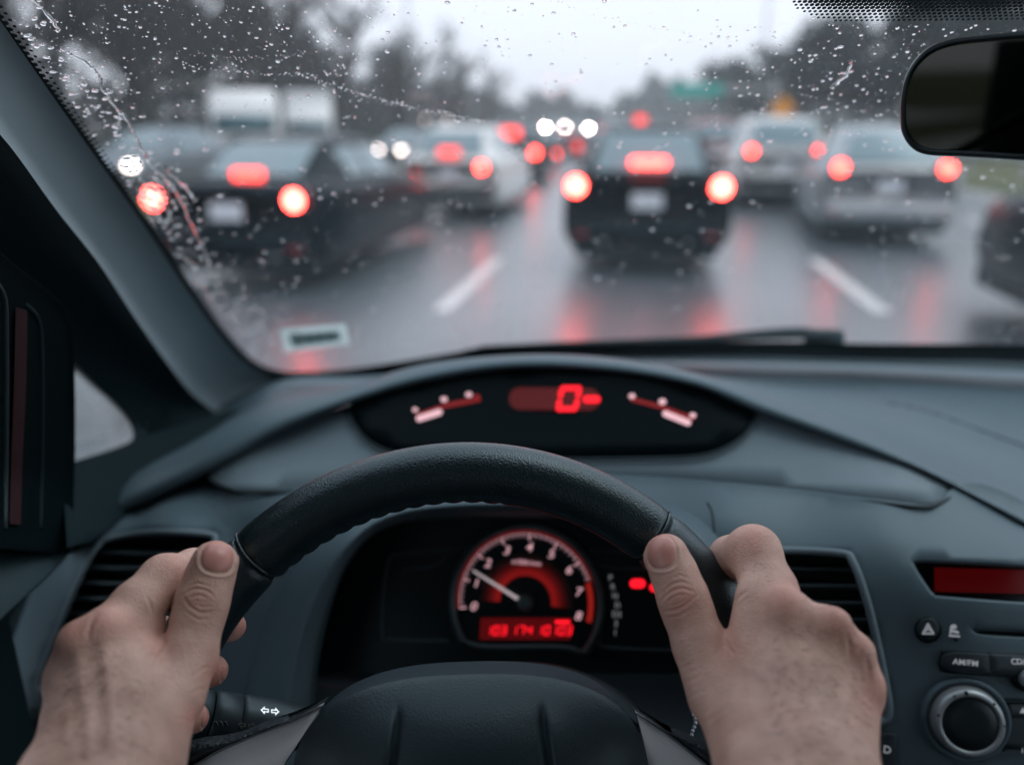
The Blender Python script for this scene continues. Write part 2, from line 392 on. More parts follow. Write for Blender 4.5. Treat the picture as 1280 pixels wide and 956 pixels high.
# seam of the passenger airbag lid
seam_pts = catmull([(1104, 503), (1160, 515), (1230, 540), (1300, 566), (1380, 600)], 6)
def drop_on(Vg, Fg, x, y, lift=.0008):
    d = ray(x, y); best = None
    Vg = np.asarray(Vg)
    for f in Fg:
        a, b, c, e = (Vg[i] for i in f)
        for t3 in ((a, b, c), (a, c, e)):
            e1, e2 = t3[1] - t3[0], t3[2] - t3[0]; h = np.cross(d, e2); de = e1 @ h
            if abs(de) < 1e-12: continue
            s = CAM - t3[0]; uu = (s @ h) / de
            if uu < -1e-6 or uu > 1: continue
            q = np.cross(s, e1); vv = (d @ q) / de
            if vv < -1e-6 or uu + vv > 1: continue
            t = (e2 @ q) / de
            if t > 0 and (best is None or t < best): best = t
    return None if best is None else CAM + d * best
pp = [drop_on(V, F, x, y) for x, y in seam_pts]; pp = [p for p in pp if p is not None]
if len(pp) > 3:
    tv, tf = tube(np.array(pp) + [0, 0, .0006], .0009, 6); mesh('lid_seam', tv, tf, RUB, dash)
pp = [drop_on(V, F, x, y) for x, y in catmull([(940, 481), (1000, 481.5), (1098, 484)], 5)]; pp = [p for p in pp if p is not None]
if len(pp) > 3:
    tv, tf = tube(np.array(pp), .0010, 6); mesh('defroster_slot', tv, tf, RUB, dash)

# --- recessed wing panel below the hood lip
wing = tps([(262, 590, .655), (345, 545, .695), (440, 505, .722), (690, 460, .752), (860, 480, .738), (1000, 530, .715), (1195, 605, .68), (300, 612, .620), (450, 603, .650), (690, 592, .668), (850, 598, .662), (1000, 613, .652), (1165, 630, .636), (690, 530, .712)])
wing_out = catmull([(262, 588), (300, 560), (365, 533), (436, 508), (500, 486), (600, 464), (690, 459), (780, 464), (865, 483), (942, 516), (1000, 535), (1100, 568), (1180, 596), (1200, 606), (1190, 619), (1162, 629), (1080, 622), (1000, 612), (850, 598), (690, 592), (450, 602), (380, 609), (310, 613), (282, 607)], 5, True)
mesh_w = panel('wing_panel', wing_out, wing, DASH2, dash, step=22, bev=2, dev=.002, thick=.01)
# --- display lens inside the hood
lens_pl = Plane(wing(690, 520, -.006), (0, -1, .26))
lens_surf = lambda x, y: wing(x, y, -.0045)
lens_out = catmull([(437, 508), (500, 483), (560, 469), (640, 461), (690, 460), (760, 462), (830, 472), (890, 489), (941, 515), (930, 538), (905, 556), (870, 566), (800, 569), (690, 570), (560, 569), (500, 563), (465, 549), (445, 528)], 5, True)
disp = mesh_w = panel('display_lens', lens_out, lens_surf, BLACK, dash, step=20, bev=2, dev=.001, thick=.004)
rim_pts = [lens_surf(x, y) for x, y in catmull([(433, 508), (442, 530), (462, 553), (498, 567), (560, 573), (690, 574), (800, 573), (872, 570), (908, 559), (934, 541), (946, 516)], 6)]
tv, tf = tube(np.array(rim_pts), .0013, 8); mesh('lens_rim', tv, tf, DARK, disp)
def on_lens(polys, name, mat, off=.002, parent=disp):
    return mesh(name, *flat_shape(type('Q', (), {'__call__': lambda s, x, y, o: wing(x, y, -.0045 - o)})(), polys, off), mat, parent, smooth=False)
def pill(x0, y0, x1, y1, r, n=8):
    a = math.atan2(y1 - y0, x1 - x0)
    return [(x1 + r * math.cos(a - math.pi / 2 + math.pi * k / n), y1 + r * math.sin(a - math.pi / 2 + math.pi * k / n)) for k in range(n + 1)] + [(x0 + r * math.cos(a + math.pi / 2 + math.pi * k / n), y0 + r * math.sin(a + math.pi / 2 + math.pi * k / n)) for k in range(n + 1)]
on_lens([pill(650, 498, 736, 499, 14)], 'speed_window', REDD, .0006)
on_lens(seg7('0', 711, 498, 28, 32, .2), 'speed_digit', RED, .0018)
on_lens([pill(733, 499, 746, 499, 4.5)], 'unit_mark', RED, .0018)
on_lens([pill(524, 523, 549, 515, 4)], 'fuel_bar', PINK, .0014)
on_lens([pill(522, 519, 556, 507, 2.4), pill(556, 507, 598, 499, 3)], 'gauge_arc', REDM, .0008)
on_lens([pill(832, 517, 860, 528, 4)], 'temperature_bar', PINK, .0014)
on_lens([pill(790, 499, 828, 509, 2.6), pill(828, 509, 866, 523, 2.6)], 'gauge_arc', REDM, .0008)
for x, y, k in ((519, 512, 4), (555, 499, 5), (586, 493, 5), (596, 496, 5), (790, 495, 5), (828, 502, 6), (866, 519, 5)):
    on_lens([pill(x - 1, y, x + 1, y, k * .62)], 'gauge_icon', PINK if k != 5 or x not in (596,) else REDM, .0014)

# --- lower fascia with openings for vents, cluster and centre stack
fas = tps([(262, 594, .675), (180, 626, .655), (300, 614, .624), (450, 605, .642), (690, 594, .660), (850, 600, .655), (1000, 614, .646), (1165, 632, .636), (1215, 612, .672), (1290, 655, .658), (1400, 720, .61),
           (120, 650, .60), (200, 640, .605), (420, 640, .608), (690, 635, .614), (900, 642, .606), (1100, 665, .597), (1280, 685, .60),
           (130, 680, .575), (300, 680, .585), (690, 680, .60), (940, 690, .585), (1150, 700, .578), (1280, 710, .578),
           (80, 780, .55), (300, 780, .56), (690, 780, .585), (960, 780, .565), (1120, 780, .558), (1280, 790, .557),
           (40, 900, .52), (300, 900, .54), (690, 900, .555), (960, 900, .54), (1110, 900, .532), (1280, 900, .532), (40, 1100, .47), (690, 1150, .49), (1280, 1150, .48), (1420, 900, .54), (1750, 720, .57), (1750, 900, .54), (1750, 1100, .49), (1580, 790, .60)])
fas_out = catmull([(105, 652), (172, 628), (248, 590), (285, 604), (315, 616), (380, 612), (450, 605), (690, 595), (850, 601), (1000, 615), (1080, 625), (1165, 632), (1190, 614), (1225, 606), (1300, 640), (1420, 712), (1580, 800), (1760, 900)], 5).tolist() + [(1780, 1150), (-60, 1150), (-50, 1000), (0, 850), (40, 740), (75, 680)]
lvent = catmull([(140, 672), (200, 665), (262, 668), (268, 680), (262, 720), (240, 800), (215, 870), (190, 900), (90, 885), (52, 862), (50, 845), (75, 780), (105, 710), (122, 682)], 5, True)
rvent = catmull([(900, 690), (970, 687), (1050, 691), (1066, 702), (1082, 745), (1096, 800), (1108, 860), (1111, 890), (1100, 902), (1040, 905), (930, 900), (905, 860), (885, 760), (884, 700)], 5, True)
clus = catmull([(386, 960), (388, 880), (396, 815), (410, 755), (430, 705), (460, 668), (500, 650), (560, 643), (690, 642), (790, 646), (840, 655), (872, 680), (893, 730), (905, 800), (912, 880), (915, 960), (900, 1050), (650, 1080), (400, 1050)], 5, True)
scr = catmull([(1146, 699), (1200, 701), (1300, 706), (1390, 710), (1392, 755), (1300, 757), (1180, 749), (1165, 745), (1155, 733), (1140, 708)], 4, True)
cdslot = catmull([(1222, 784), (1300, 787), (1400, 791), (1402, 803), (1300, 800), (1228, 796), (1216, 791), (1214, 786)], 3, True)
low = panel('lower_fascia', fas_out, fas, DASH, dash, holes=[lvent, rvent, clus, scr, cdslot], step=14, bev=3, hbev=4, dev=.004, thick=.028)
def fz(x, y, o=0.0): return fas(x, y, -o)
def groove(pts, r, name='panel_seam', parent=low, mat=RUB, off=0.0):
    P = [fz(x, y, off) for x, y in catmull(pts, 5)]; tv, tf = tube(np.array(P), r, 6); return mesh(name, tv, tf, mat, parent)
groove([(884, 628), (890, 640), (893, 665), (893, 690)], .0007)

V, F = tube(np.array([wing(x, y, -.0012) for x, y in catmull([(258, 592), (268, 603), (285, 610), (310, 616), (380, 613), (450, 606), (690, 596), (850, 602), (1000, 616), (1080, 626), (1150, 634), (1172, 630), (1190, 620), (1200, 608)], 5)]), .0016, 6); mesh('wing_gap', V, F, RUB, dash)
# --- vents
def vent(name, out, ys, xl, xr, back, label):
    v = empty(name, fz(*back)); v.parent = dash; v.location = Vector(fz(*back)) - dash.location; tag(v, label)
    def wmesh(nm, V, F, m): return mesh(nm, V, F, m, v)
    wmesh('vent_box', *(lambda o: ([fas(x, y, .030) for x, y in o], [tuple(range(len(o)))[::-1]]))(resample(out, 60, True)), RUB)
    P = np.array([fz(x, y, .0015) for x, y in out]); tv, tf = tube(P, .0028, 8, closed=True); wmesh('vent_frame', tv, tf, DASH2)
    for i, y in enumerate(ys):
        a, b = xl(y), xr(y)
        if b - a < 10: continue
        pts = np.linspace(a, b, 14); top = []; rows = []
        for (dy, dz) in ((-2.6, .009), (-1.2, .0045), (1.0, .0040), (2.6, .006), (3.4, .022), (-6.0, .024)):
            rows.append([fas(x, y + dy + (x - a) * .012, dz + .004) for x in pts])
        Vv, Ff = loft(rows, close_r=True); wmesh('slat', Vv, Ff, VENTM)
    return v
VENTM = plastic('vent_slat', (.028, .046, .052), .4, 900, .1, .1)
def edge_fn(poly, left):
    poly = np.asarray(poly)
    def f(y):
        xs = []
        for i in range(len(poly)):
            a, b = poly[i], poly[(i + 1) % len(poly)]
            if (a[1] - y) * (b[1] - y) < 0: xs.append(a[0] + (b[0] - a[0]) * (y - a[1]) / (b[1] - a[1]))
        return (min(xs) if left else max(xs)) if xs else 0
    return f
vent('air_vent', lvent, range(690, 890, 19), lambda y: edge_fn(lvent, True)(y) + 2, lambda y: edge_fn(lvent, False)(y) - 2, (160, 780), 'left slatted air vent beside the door, behind the left hand')
vent('air_vent', rvent, range(709, 900, 21), lambda y: edge_fn(rvent, True)(y) + 2, lambda y: edge_fn(rvent, False)(y) - 2, (1000, 790), 'slatted air vent between steering wheel and radio, behind the right hand')

# --- cluster visor: raised arch round the instruments
def arch(pts, n=70): return resample(catmull(pts, 8), n)
visor_o = arch([(285, 1000), (300, 890), (322, 800), (355, 725), (405, 665), (470, 632), (560, 618), (690, 615), (800, 622), (862, 640), (905, 680), (935, 750), (950, 850), (955, 1000)])
visor_m = arch([(352, 1000), (358, 890), (372, 810), (394, 742), (428, 685), (478, 646), (560, 630), (690, 628), (795, 634), (850, 650), (886, 690), (909, 755), (922, 850), (926, 1000)])
visor_i = arch([(384, 1000), (387, 890), (394, 815), (409, 755), (430, 705), (462, 668), (502, 651), (560, 644), (690, 643), (790, 647), (840, 656), (872, 684), (893, 735), (905, 815), (910, 890), (912, 1000)])
rows = []
def vrow(t0, A, B, off):
    P = A * (1 - t0) + B * t0; return [fas(x, y, off) for x, y in P]
rows.append(vrow(0, visor_o, visor_m, .001))
for t_, o_ in ((.25, -.010), (.5, -.020), (.8, -.030), (1, -.034)): rows.append(vrow(t_, visor_o, visor_m, o_))
for t_, o_ in ((.18, -.0345), (.4, -.032), (.8, -.026), (1, -.018)): rows.append(vrow(t_, visor_m, visor_i, o_))
rows.append([fas(x, y, .040) for x, y in visor_i])
V, F = loft(rows); mesh('cluster_visor', V, [f[::-1] for f in F], DASH, dash)

# --- instrument cluster
cl_pl = Plane(PY(657, 745, .566), (0, -math.cos(math.radians(24)), math.sin(math.radians(24))))
cluster = empty('instrument_cluster'); cluster.parent = dash; cluster.location = Vector(cl_pl(657, 745)) - dash.location
tag(cluster, 'black instrument cluster with white tachometer numerals and red digits')
def onc(polys, name, mat, off=.001, th_=.0006): return mesh(name, *flat_shape(cl_pl, polys, off, th_), mat, cluster, smooth=False)
onc([[(370, 630), (930, 630), (940, 842), (360, 842)]], 'face_plate', FACE, 0, .004)
LINE = plastic('cluster_outline', (.06, .09, .10), .4, 900, 0, .05)
def cline(pts, name='bezel_line', r=.0011, mat=LINE):
    P = np.array([cl_pl(x, y, .0006) for x, y in catmull(pts, 4)]); tv, tf = tube(P, r, 6); mesh(name, tv, tf, mat, cluster)
cline([(478, 800), (478, 760), (486, 700), (500, 692), (560, 687), (582, 683)]); cline([(478, 798), (520, 800), (560, 800)])
cline([(735, 684), (760, 688), (830, 694), (900, 700)]); cline([(750, 800), (755, 808), (830, 812), (900, 812)])
cline([(560, 690), (545, 706), (500, 712)]); cline([(738, 686), (750, 706), (830, 712)]); cline([(750, 720), (752, 800)])
# tachometer: ring, dial, scale
TC = cl_pl(657, 752); px2m = ((TC - CAM) @ CF) / FPX
RAD = 88 * px2m
def circ(r, a0, a1, n, c=(657, 752), asp=1.0):
    out = []
    for k in range(n + 1):
        a = math.radians(a0 + (a1 - a0) * k / n); p = TC + cl_pl.r * (r * px2m * math.cos(a)) + cl_pl.u * (r * px2m * math.sin(a)); out.append(pix(p)[:2])
    return [tuple(p) for p in out]
# bezel: wide grey ring open at the flat bottom
ring_c = circ(92, -34, 214, 60)
rowsb = []
for rr, oo in ((99, .0005), (98, .006), (94.5, .009), (91, .0085), (89, .005), (88.5, .0005)):
    rowsb.append([cl_pl(x, y, oo) for x, y in circ(rr, -36, 216, 70)])
V, F = loft(rowsb); mesh('bezel', V, F, plastic('bezel', (.075, .105, .115), .35, 900, .05, .05, metal=.3), cluster)
cline([circ(93, 216, 217, 1)[0], (610, 808), (700, 808), circ(93, -36, -37, 1)[0]], 'bezel_line', .0022, plastic('bezel', (0, 0, 0)))
dial = mesh('tachometer', *flat_shape(cl_pl, [circ(88, -35, 215, 60)], .0012), FACE, dash, smooth=False)
A0, A8 = 190.0, -10.0
def ang(v): return A0 + (A8 - A0) * v / 8.0
tick = []
def bar(a, r0, r1, w):
    c0 = math.radians(a); out = []
    for (r, s) in ((r0, -1), (r1, -1), (r1, 1), (r0, 1)):
        p = TC + cl_pl.r * px2m * (r * math.cos(c0) - s * w * math.sin(c0)) + cl_pl.u * px2m * (r * math.sin(c0) + s * w * math.cos(c0)); out.append(tuple(pix(p)[:2]))
    return out
for k in range(41):
    if k <= 33: tick.append(bar(ang(k / 5), 76 if k % 5 == 0 else 79.5, 84, .9 if k % 5 == 0 else .45))
mesh('scale_mark', *flat_shape(cl_pl, tick + [circ(84.3, ang(0) , ang(6.7), 40) + circ(83.7, ang(6.7), ang(0), 40)], .002), PINK, dial, smooth=False)['kind'] = 'stuff'
mesh('red_scale', *flat_shape(cl_pl, [circ(84.5, ang(6.75), ang(8.1), 14) + circ(78, ang(8.1), ang(6.75), 14)], .002), emit('lit_redline', (.75, .03, .02), .16), dial, smooth=False)
mesh('dial_edge', *flat_shape(cl_pl, [circ(87.5, ang(0), ang(6.75), 40) + circ(86, ang(6.75), ang(0), 40)], .002), REDM, dial, smooth=False)
for v in range(9):
    a = math.radians(ang(v)); p = TC + px2m * 67 * (cl_pl.r * math.cos(a) + cl_pl.u * math.sin(a)); q = pix(p)
    text_obj('numeral', str(v), cl_pl, q[0], q[1], 14.5, PINK, dial, off=.002, shear=.2, wscale=1.15, bold=.008)
# red glow band, brightest at its inner rim: lit print
m, nt_, b_ = nodes('glow_band'); tcn = N(nt_, 'ShaderNodeTexCoord'); at = N(nt_, 'ShaderNodeAttribute', attribute_name='glow')
b_.inputs['Base Color'].default_value = (.01, .005, .005, 1); b_.inputs['Emission Color'].default_value = (.9, .02, .02, 1)
pw = N(nt_, 'ShaderNodeMath', operation='POWER'); pw.inputs[1].default_value = 2.6; mu = N(nt_, 'ShaderNodeMath', operation='MULTIPLY'); mu.inputs[1].default_value = .16
nt_.links.new(at.outputs['Fac'], pw.inputs[0]); nt_.links.new(pw.outputs[0], mu.inputs[0]); nt_.links.new(mu.outputs[0], b_.inputs['Emission Strength'])
rws = []; gl_ = []
for i in range(9):
    r = 32 + 28 * i / 8; rws.append([cl_pl(x, y, .0021) for x, y in circ(r, -4, 184, 40)]); gl_ += [(1 - i / 8) if i else .75] * 41
V, F = loft(rws); gb = mesh('glow_band', V, F, m, dial); at_ = gb.data.attributes.new('glow', 'FLOAT', 'POINT'); at_.data.foreach_set('value', gl_)
# needle and hub
na = math.radians(180 - 26.5); tip = TC + px2m * 76 * (cl_pl.r * math.cos(na) + cl_pl.u * math.sin(na)) + cl_pl.n * .005; rt = TC + cl_pl.n * .006 + px2m * 10 * (cl_pl.r * math.cos(na) + cl_pl.u * math.sin(na))
tv, tf = tube([rt, tip], [.0016, .0009], 6); mesh('needle', tv, tf, emit('lit_needle', (.9, .75, .78), .2, (.5, .5, .5)), dial)
V, F = lathe([(0.0001, .009), (.004, .0088), (.0062, .0075), (.0068, .004), (.0068, 0)], TC, cl_pl.n, 28); mesh('needle_hub', V, F, plastic('needle_hub', (.05, .075, .08), .35, 900, 0, .05), dial)
text_obj('unit_text', 'x1000r/min', cl_pl, 658, 703, 8, PINK, dial, off=.002, bold=.01)
# odometer display
onc([[(601, 772), (715, 772), (713, 799), (599, 799)]], 'odometer_window', REDD, .0022)
od = []
x = 611
for ch in '103174':
    od += seg7(ch, x, 787.5, 7.4, 12, .15); x += 9.3 if ch != '3' else 13
x += 4
for ch in '10103':
    od += seg7(ch, x, 787.5, 7.4, 12, .15); x += 9.2 
onc(od, 'odometer_digits', RED, .003)
onc([[(694, 775), (712, 775), (712, 779), (694, 779)]], 'odometer_digits', RED, .003)
for i, ch in enumerate(['P', 'R', 'N', 'D', 'D3', '2', '1']):
    text_obj('gear_letter', ch, cl_pl, 763 + [0, 3, 6, 9, 8, 7, 6][i], 722 + i * 11.4, 9.5, WMARK, cluster, off=.0015, bold=.01)
onc([pill(793, 729, 801, 729, 5.5)], 'warning_light', RED, .0015)
onc([pill(817, 734, 823, 735, 5)], 'warning_light', RED, .0015)
onc([[(795, 728), (800, 728), (800, 731), (795, 731)]], 'lamp_symbol', REDM, .002)
# shelf below cluster and steering column shroud
shelf = tps([(380, 840, .60), (650, 822, .63), (930, 840, .60), (380, 870, .56), (650, 850, .565), (930, 870, .56), (650, 960, .50), (380, 960, .50), (930, 960, .50)])
panel('cluster_shelf', [(372, 838), (430, 828), (650, 825), (850, 833), (925, 842), (935, 1040), (360, 1040)], lambda x, y: shelf(x, y), plastic('shelf_plastic', (.020, .036, .043), .5, 1400, .15, .08), dash, step=20, bev=2)
GC = []
for i in range(9):
    a = i / 8 * math.pi / 2
    GC.append([shelf(650 + (60 + 130 * 1) * math.cos(t) * 1.0, 905 - (78 - 8 * math.sin(a)) * math.sin(t) + 0, -.050 + .05 * (1 - math.sin(a)) * 0 - .02 * math.sin(a)) for t in np.linspace(0, math.pi, 40)])
col_rows = []
for k, (hw, top, D) in enumerate(((150, 831, .50), (165, 827, .49), (172, 830, .475), (173, 840, .46), (168, 860, .45))):
    col_rows.append([PY(650 + hw * math.cos(t), 960 - (960 - top) * math.sin(t) ** .8, D) for t in np.linspace(0, math.pi, 48)])
V, F = loft(col_rows); mesh('column_shroud', V, [f[::-1] for f in F], plastic('shroud', (.014, .020, .025), .6, 500, .5, .2), dash)

# --- centre stack controls
st_pl = Plane(fas(1206, 898, -.001), (0, -.86, .5)); 
def spl(x, y): return Plane(fas(x, y), unit(np.cross(np.asarray(fas(x + 6, y)) - fas(x - 6, y), np.asarray(fas(x, y - 6)) - fas(x, y + 6))))
stack = empty('car_radio', fas(1206, 898), 'radio control panel with red screen, round silver ringed volume knob and black buttons', 'car radio')
def fstrip(top, bot, o, n=14):
    return loft([[fas(x, y, o) for x, y in resample(np.array(bot, float), n)], [fas(x, y, o) for x, y in resample(np.array(top, float), n)]])
mesh('screen_recess', *fstrip([(1128, 686), (1420, 698)], [(1128, 768), (1420, 776)], .022), FACE, stack)
mesh('red_screen', *fstrip([(1168, 709), (1400, 716)], [(1168, 739), (1400, 745)], .016), emit('lit_screen', (.55, .008, .012), .035, (.008, .001, .001)), stack)
mesh('disc_slot', [fas(x, y, .01) for x, y in [(1210, 780), (1404, 786), (1404, 806), (1210, 800)]], [(3, 2, 1, 0)], FACE, stack, smooth=False)
def button(name, pts, h, mat, label=None, r=.0022, sm=4):
    o = catmull(pts, sm, True) if sm else np.array(pts, float)
    return panel(name, o, lambda x, y: fas(x, y, -h), mat, stack, step=9, bev=1.6, dev=.0018, thick=h + .001)
BTN = plastic('button_plastic', (.020, .030, .036), .42, 1200, .12, .06)
def ell(cx, cy, rx, ry, n=20): return [(cx + rx * math.cos(2 * math.pi * k / n), cy + ry * math.sin(2 * math.pi * k / n)) for k in range(n)]
hz = button('hazard_button', ell(1160, 786, 12.5, 12.5, 16), .003, BTN, sm=0)
V, F = tube(np.array([fas(x, y, -.0004) for x, y in ell(1160, 786.5, 15, 14.5, 32)]), .0013, 6, closed=True); mesh('button_ring', V, F, FACE, hz)
sp = spl(1160, 786)
mesh('hazard_triangle', *flat_shape(sp, [pill(1153.5, 791.5, 1160, 779.5, 1.1), pill(1160, 779.5, 1167, 791.5, 1.1), pill(1153.5, 791.5, 1167, 791.5, 1.1), pill(1157.6, 788.6, 1160.1, 784.2, .8), pill(1160.1, 784.2, 1163, 788.6, .8)], .0058), WMARK, hz, smooth=False)
sp = spl(1193, 788)
mesh('seat_symbol', *flat_shape(sp, [ell(1192, 783, 4.2, 3.2, 8), pill(1190, 788, 1197, 790, 1.8), pill(1187, 794, 1199, 795, 1.3), pill(1189, 783, 1188, 791, 1.2)], .0006), WMARK, stack, smooth=False)
mesh('indicator_dot', *flat_shape(sp, [ell(1195, 799, 2.6, 2.6, 12)], .0006), FACE, stack, smooth=False)
b1 = button('source_button', [(1190, 816.5), (1210, 817), (1234, 818.5), (1236, 822), (1236, 838), (1233, 841), (1210, 839.5), (1190, 837.5), (1179, 832), (1177, 826), (1180, 820)], .004, BTN)
b2 = button('source_button', [(1240, 818.5), (1300, 822), (1390, 826), (1392, 832), (1390, 846), (1300, 845), (1240, 842), (1237.5, 838), (1237.5, 822)], .004, BTN)
V, F = tube(np.array([fas(x, y, -.0002) for x, y in catmull([(1190, 814.5), (1300, 819.5), (1400, 824), (1400, 850), (1300, 846), (1190, 839.5), (1176, 833), (1175, 825), (1178, 817.5)], 4, True)]), .0012, 6, closed=True); mesh('button_surround', V, F, FACE, stack)
text_obj('button_text', 'AM/FM', spl(1206, 828), 1207, 828, 10, WMARK, b1, off=.0052, bold=.015)
text_obj('button_text', 'CD/AUX', spl(1276, 828), 1283, 827, 10, WMARK, b2, off=.0052, bold=.015)
kp = spl(1279, 848); V, F = lathe([(.0001, .010), (.0045, .0098), (.006, .008), (.0065, .002), (.0065, 0)], kp(1281, 846), kp.n, 28); mesh('small_knob', V, F, KNOB, stack)
V, F = lathe([(.0092, 0), (.0092, .003), (.008, .0042), (.0068, .004), (.0066, 0)], kp(1281, 846), kp.n, 28); mesh('knob_collar', V, F, FACE, stack)
kp = spl(1206, 900); kc = kp(1206, 898); pm = ((kc - CAM) @ CF) / FPX
V, F = lathe([(52 * pm, -.001), (51.5 * pm, .0028), (49 * pm, .0042), (46 * pm, .0035), (43.5 * pm, .001), (43 * pm, -.001)], kc, kp.n, 64); big0 = mesh('knob_surround', V, F, DASH, stack)
V, F = lathe([(44 * pm, 0), (42.5 * pm, .003), (41.5 * pm, .007), (40 * pm, .0095), (37 * pm, .0108), (34 * pm, .0108), (32.5 * pm, .0100), (32 * pm, .0075)], kc, kp.n, 72); knob = mesh('volume_knob', V, F, KNOB, stack)
V, F = lathe([(32.6 * pm, .0070), (32.2 * pm, .0094), (30 * pm, .0102), (18 * pm, .0106), (.0001, .0107)], kc, kp.n, 64); mesh('knob_cap', V, F, plastic('knob_cap', (.004, .008, .009), .35, 900, .05, .05), knob)
for a, s in ((100, 3.2), (122, 1.8), (170, 2.2), (48, 2.0), (5, 1.4)):
    c = kc + kp.n * .0104 + pm * 37.5 * (kp.r * math.cos(math.radians(a)) + kp.u * math.sin(math.radians(a)))
    V, F = box(c, (s * pm, s * 1.5 * pm, .0012), np.stack([kp.r * math.cos(math.radians(a - 90)) + kp.u * math.sin(math.radians(a - 90)), -kp.r * math.sin(math.radians(a - 90)) + kp.u * math.cos(math.radians(a - 90)), kp.n], 1)); mesh('knob_mark', V, F, FACE, knob, smooth=False)
b = button('preset_button', [(1263, 881), (1300, 883), (1392, 887), (1392, 900), (1300, 896), (1264, 893)], .003, plastic('button_grey', (.07, .09, .10), .4, 1200, .1, .05), sm=0)
text_obj('button_text', '\u25b2', spl(1280, 886), 1279, 888, 9, WMARK, b, off=.004)
button('preset_button', [(1249, 896), (1300, 899), (1392, 903), (1392, 940), (1300, 937), (1251, 934)], .003, BTN, sm=0)
groove([(1235, 878), (1260, 876), (1330, 879), (1400, 882)], .0020, 'stack_seam'); groove([(1228, 868), (1245, 884), (1252, 895), (1254, 938)], .0012, 'stack_seam')
text_obj('button_text', '1', spl(1279, 937), 1278, 938, 9, WMARK, stack, off=.0045)
button('fascia_button', [(1100, 918), (1112, 917), (1120, 920), (1121, 934), (1119, 955), (1117, 975), (1100, 975), (1096, 950), (1096, 925)], .003, BTN)
text_obj('button_text', 'D', spl(1110, 937), 1109, 937, 13, WMARK, stack, off=.0042, bold=.01)
button('fascia_button', ell(42, 896, 8, 13, 14), .003, BTN, sm=0)
# ================================================================ steering wheel
WO = np.array([.0429, .3328, .9658]); WT, WOM, WR, WA = .4273, .1964, .1832, .0166
Rz = np.array([[math.cos(WOM), -math.sin(WOM), 0], [math.sin(WOM), math.cos(WOM), 0], [0, 0, 1]])
W1 = Rz @ [1, 0, 0]; W2 = Rz @ [0, math.sin(WT), math.cos(WT)]; W3 = np.cross(W1, W2)      # right, up, towards the driver
wheel = empty('steering_wheel', WO, 'black leather steering wheel with silver lower spokes, gripped by two hands', 'steering wheel')
def wp(u, v, h=0.0): return WO + W1 * u + W2 * v + W3 * h
RM = WR - WA
def rim_piece(name, a0, a1, mat, n, ra=WA, rb=.0150, scallop=False, ends=True, closed=False, grow=0.0, sharp=.0012):
    A = np.linspace(math.radians(a0), math.radians(a1), n, endpoint=not closed); V = []; m = 28
    for i, a in enumerate(A):
        e = min(i, n - 1 - i); g = 1.0 if (closed or not ends) else 1 - .10 * math.exp(-(e * RM * abs(A[1] - A[0]) / .0022) ** 1.4)
        for k in range(m):
            p = 2 * math.pi * k / m
            rr, hh = (ra + grow) * math.cos(p) * g, (rb + grow) * math.sin(p) * g
            if scallop:
                wq = max(0, math.cos(p - math.radians(200))) ** 4; dg = math.degrees(a) % 360
                on = min(1, max(0, (dg - 76) / 6)) * min(1, max(0, (162 - dg) / 8)); rr -= wq * .0013 * on * (abs(math.sin(a * 46)) - .5)
                hh -= wq * .0
            V.append(wp((RM + rr) * math.cos(a), (RM + rr) * math.sin(a), hh))
    F = grid_faces(n, m, True, closed)
    F = [f[::-1] for f in F]
    if not closed: F += [tuple(range(m)), tuple(range((n - 1) * m, n * m))[::-1]]
    return mesh(name, V, F, mat, wheel)
SEAM_R, SEAM_L = 50.5, 133.0
rim_piece('rim', SEAM_R + .25, SEAM_L - .25, LEA, 420, scallop=True)
rim_piece('rim', -14, SEAM_R - .25, LEA3, 160)
rim_piece('rim', SEAM_L + .25, 196, LEA3, 160)
rim_piece('rim', 196.4, 345.6, LEA, 120)
rim_piece('rim_core', 0, 360, RUB, 120, ra=WA - .0016, rb=.0134, closed=True)
# seam stitch lips
for a, m in ((SEAM_L, LEA), (SEAM_R, LEA)):
    for da in ((-.5,) if a > 90 else (.5,)):
        P = []
        for k in range(0, 25):
            p = math.radians(-60 + 200 * k / 24); q = math.radians(a + da * (1 + .3 * math.sin(3 * p))); r = RM + (WA - .0002) * math.cos(p); P.append(wp(r * math.cos(q), r * math.sin(q), (.0148) * math.sin(p)))
        tv, tf = tube(np.array(P), .0008, 6); mesh('seam_welt', tv, tf, m, wheel)
# hub and airbag cover
_q = (Plane(wp(0, 0, -.004), W3)(588, 846) - WO); HC = np.array([_q @ W1, _q @ W2 - .058])    # centre of the pad in the wheel plane
def pad_outline(n=96, s=1.0):
    out = []
    for k in range(n):
        a = 2 * math.pi * k / n; c, si = math.cos(a), math.sin(a)
        rx, ry = (.0965, .058) if si > 0 else (.085, .075); e = 2.6 if si > 0 else 2.2
        rad = (abs(c / rx) ** e + abs(si / ry) ** e) ** (-1 / e); out.append((rad * c * s, rad * si * s))
    return np.array(out)
PADH = -.012
def pad_h(u, v, s):
    h = .034 * (1 - s ** 3.2) + .004
    for xc, sg in ((-.038, -1), (.038, 1)):           # moulded creases curving down from the top edge
        xe = xc + sg * .55 * max(0, .045 - v) ** 1.5; d = (u - xe) * -sg; wv = min(1, max(0, (.050 - v) / .016)); wv *= wv * (3 - 2 * wv); fe = min(1, max(0, (.99 - s) / .06))
        h -= wv * fe * (.0034 * math.exp(-(d / .0020) ** 2) + (.0026 * math.exp(-d / .014) if d > 0 else .0026 * math.exp(-(d / .0015) ** 2)))
    return h
po = pad_outline(150); gu, gv = np.meshgrid(np.arange(-.1, .1, .0011), np.arange(-.08, .062, .0016)); G = np.stack([gu.ravel(), gv.ravel()], 1)
